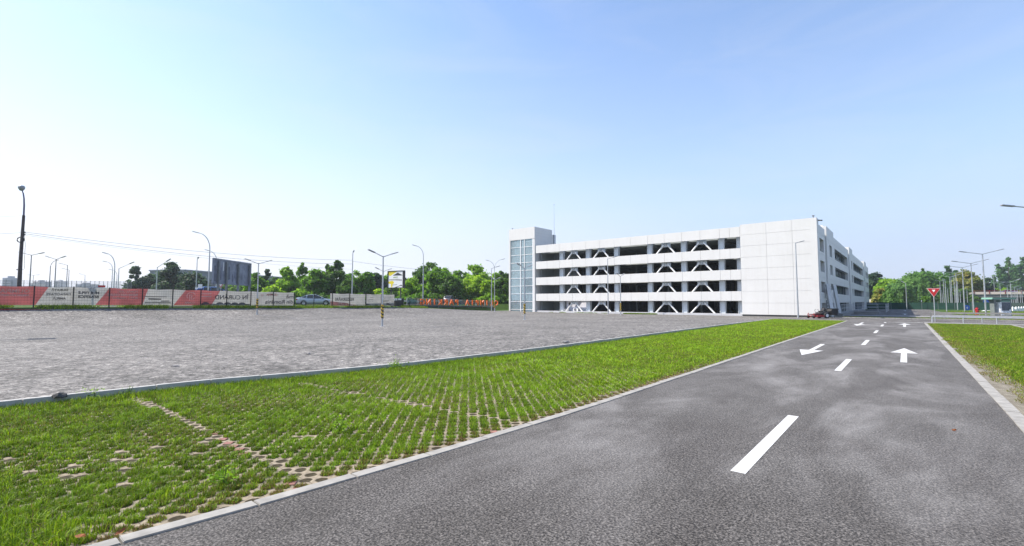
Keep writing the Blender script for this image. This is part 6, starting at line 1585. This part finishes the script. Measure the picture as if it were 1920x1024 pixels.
# white planters at the right edge, low guard wall
for i, px in enumerate((1899, 1905.5, 1910.5, 1915.5, 1919.5)):
    p_ = at(px, 580, 100); p_.z = -.1; lab = "white concrete block in the row right of the kiosk"
    t_ = thing("concrete_block", lab, "block", p_, YAW, "white concrete blocks right of the kiosk")
    m_ = MB(); m_.prism([(-.24, 0), (.24, 0), (.2, .75), (-.2, .75)], -.22, .22); m_.build("base", M['white'], t_, bevel=.03)
    m_ = MB(); m_.box(-.06, .06, -.06, .06, .751, .95); m_.build("cap", M['white'], t_)
p_ = at(1855, 582, 95); p_.z = -.1; t_ = thing("white_tarp", "crumpled white sheet lying on the grass left of the kiosk", "sheet", p_, YAW)
m_ = MB()
for i in range(9):
    for j in range(4): pass
gridv = [(-1.3 + 2.6 * i / 9, -.4 + .8 * j / 4, .08 + .22 * abs(nz(i * .6, j * .7, 1)) + .1 * math.sin(math.pi * i / 9)) for j in range(5) for i in range(10)]
m_.add(gridv, [(j * 10 + i, j * 10 + i + 1, (j + 1) * 10 + i + 1, (j + 1) * 10 + i) for j in range(4) for i in range(9)]); m_.build("sheet", M['white'], t_)
p_ = at(1648, 548, 210); p_.z = 0; t_ = thing("small_house", "pale house wall glimpsed between trees at the end of the car park", "house", p_, YAW)
m_ = MB(); m_.box(-3.5, 3.5, 0, 7, 0, Hof(552, 210, 0)); m_.build("wall", M['cream'], t_)
m_ = MB(); hh = Hof(552, 210, 0); m_.prism([(-4, hh), (4, hh), (3, hh + 1.2), (-3, hh + 1.2)], -.5, 7.5); m_.build("roof", M['cream'], t_)

# ------------------------------------------------------------------ small things in the foreground
def rock(name, label, px, py, z, s, mat_, cat="stone", sc=(1, .6, .45)):
    p_ = gnd(px, py, z); bm = bmesh.new(); bmesh.ops.create_icosphere(bm, subdivisions=2, radius=1)
    for v_ in bm.verts:
        k = 1 + .28 * mnoise.noise(v_.co * 1.7 + Vector((px, py, 0))); v_.co = Vector((v_.co.x * sc[0] * k, v_.co.y * sc[1] * k, max(-.3, v_.co.z) * sc[2] * k)) * s
    me = bpy.data.meshes.new(name); bm.to_mesh(me); bm.free(); me.materials.append(mat_)
    o = bpy.data.objects.new(name, me); col.objects.link(o); o.location = (p_.x, p_.y, z + .3 * sc[2] * s * .8); o.rotation_euler.z = YAW
    return tag(o, label, cat)
rock("stone", "stone coloured dark for its shaded face, lying on the gravel right behind the kerb, bottom left", 112, 745, .12, .125, pmat('shade_darkened_stone', (.06, .06, .06), .9, .3, 12, .4), sc=(1, .7, .62))
rock("stone", "small grey stone on the gravel behind the kerb above the second bare paver line", 578, 664, .12, .09, M['stone'])
rock("stone", "pale flat stone on the gravel near the kerb in the middle of its length", 1060, 642, .12, .16, M['paving'])
rock("stone", "pair of dark pebbles merged into one clod on the gravel, left part", 328, 687, .11, .10, M['stone'], sc=(1.4, .5, .35))
def leaf(label, px, py, z, s, mat_, rz):
    p_ = gnd(px, py, z); m_ = MB(); m_.add([(-s, 0, .012), (-.3 * s, .35 * s, .02), (s * .8, .1 * s, .03), (s, 0, .012), (-.2 * s, -.4 * s, .008), (0, 0, .004)], [(0, 5, 1), (1, 5, 2), (2, 5, 3), (3, 5, 4), (4, 5, 0)])
    o = m_.build("fallen_leaf", mat_); o.location = (p_.x, p_.y, z); o.rotation_euler.z = rz; tag(o, label, "leaf")
leaf("dry orange leaf lying in the long grass at the bottom left corner", 150, 1008, .06, .05, M['leafd'], .6)
leaf("reddish leaf lying alone on the asphalt at the right", 1789, 808, .0, .05, M['leafd'], .9)
leaf("reddish brown leaf at the edge of the long grass beside the kerb", 226, 1000, .02, .055, M['leafd'], 2.2)
# red pavers set in the grid along the bare lines and the kerb
k = 0
b = MB()
for px, py in ((545, 905), (557, 918), (915, 806), (925, 809), (428, 830), (437, 836), (448, 842), (417, 823), (455, 850), (404, 812)):
    p_ = gnd(px, py); s = .055; r_ = rnd.uniform(-.1, .1)
    b.box(-s, s, -s, s, 0, .008, Matrix.Rotation(R(45) + r_, 3, 'Z'), (p_.x, p_.y, -.01))
struct(b.build("red_paving", M['pinkp'], bevel=.003))
# broad leaved weeds by the lot kerb
def weed(label, px, py, s, n, seed):
    p_ = gnd(px, py); r_ = np.random.default_rng(seed); t_ = thing("weed_plant", label, "weed", (p_.x, p_.y, -.012))
    P = r_.normal(0, 1, (n, 3)) * np.array([s * .6, s * .45, 0]); P[:, 2] = np.abs(r_.normal(.5, .3, n)) * s
    C = np.array(PAL['bright'][0]) + (np.array(PAL['bright'][2]) - np.array(PAL['bright'][0])) * r_.random((n, 1))
    me = leaves_mesh("foliage", P, r_.normal(0, .6, (n, 3)) + np.array([.2, -.2, .9]), r_.uniform(.014, .034, n), C * .9, .5); o = bpy.data.objects.new("foliage", me); col.objects.link(o); o.parent = t_
    m_ = MB()
    for i in range(9):
        a = r_.uniform(0, 6.28); m_.tube([(0, 0, 0), (math.cos(a) * s * .3, math.sin(a) * s * .25, s * .6), (math.cos(a) * s * .6, math.sin(a) * s * .5, s * r_.uniform(.8, 1.5))], [.004, .003, .0015], 4)
    m_.build("stem", pmat("weed_stem", (.1, .16, .03), .7), t_)
weed("bushy green weed leaning on the lot kerb in the middle of its length", 742, 693, .26, 240, 1)
weed("green weed at the lot kerb near the dark stone, bottom left", 172, 748, .20, 160, 2)
weed("thin weed with flower stalks at the lot kerb above the first bare line", 240, 742, .17, 70, 3)
weed("light green weed patch in the pavers between both bare lines", 635, 808, .20, 150, 4)
weed("bright weed patch beside the kerb in front of the second bare line", 420, 908, .16, 120, 5)

# ------------------------------------------------------------------ the summer air
hz = MB(); hz.box(-6000, 6000, -4500, 6500, -40, 95)
m = bpy.data.materials.new("haze"); m.use_nodes = True; t = m.node_tree
for n_ in list(t.nodes):
    if n_.type == 'BSDF_PRINCIPLED': t.nodes.remove(n_)
pv = t.nodes.new("ShaderNodeVolumePrincipled"); pv.inputs['Color'].default_value = (0.82, 0.9, 1.0, 1); pv.inputs['Density'].default_value = 0.00028; pv.inputs['Anisotropy'].default_value = 0.2
t.links.new(pv.outputs[0], t.nodes["Material Output"].inputs['Volume'])
o = hz.build("haze", m); o["kind"] = "stuff"
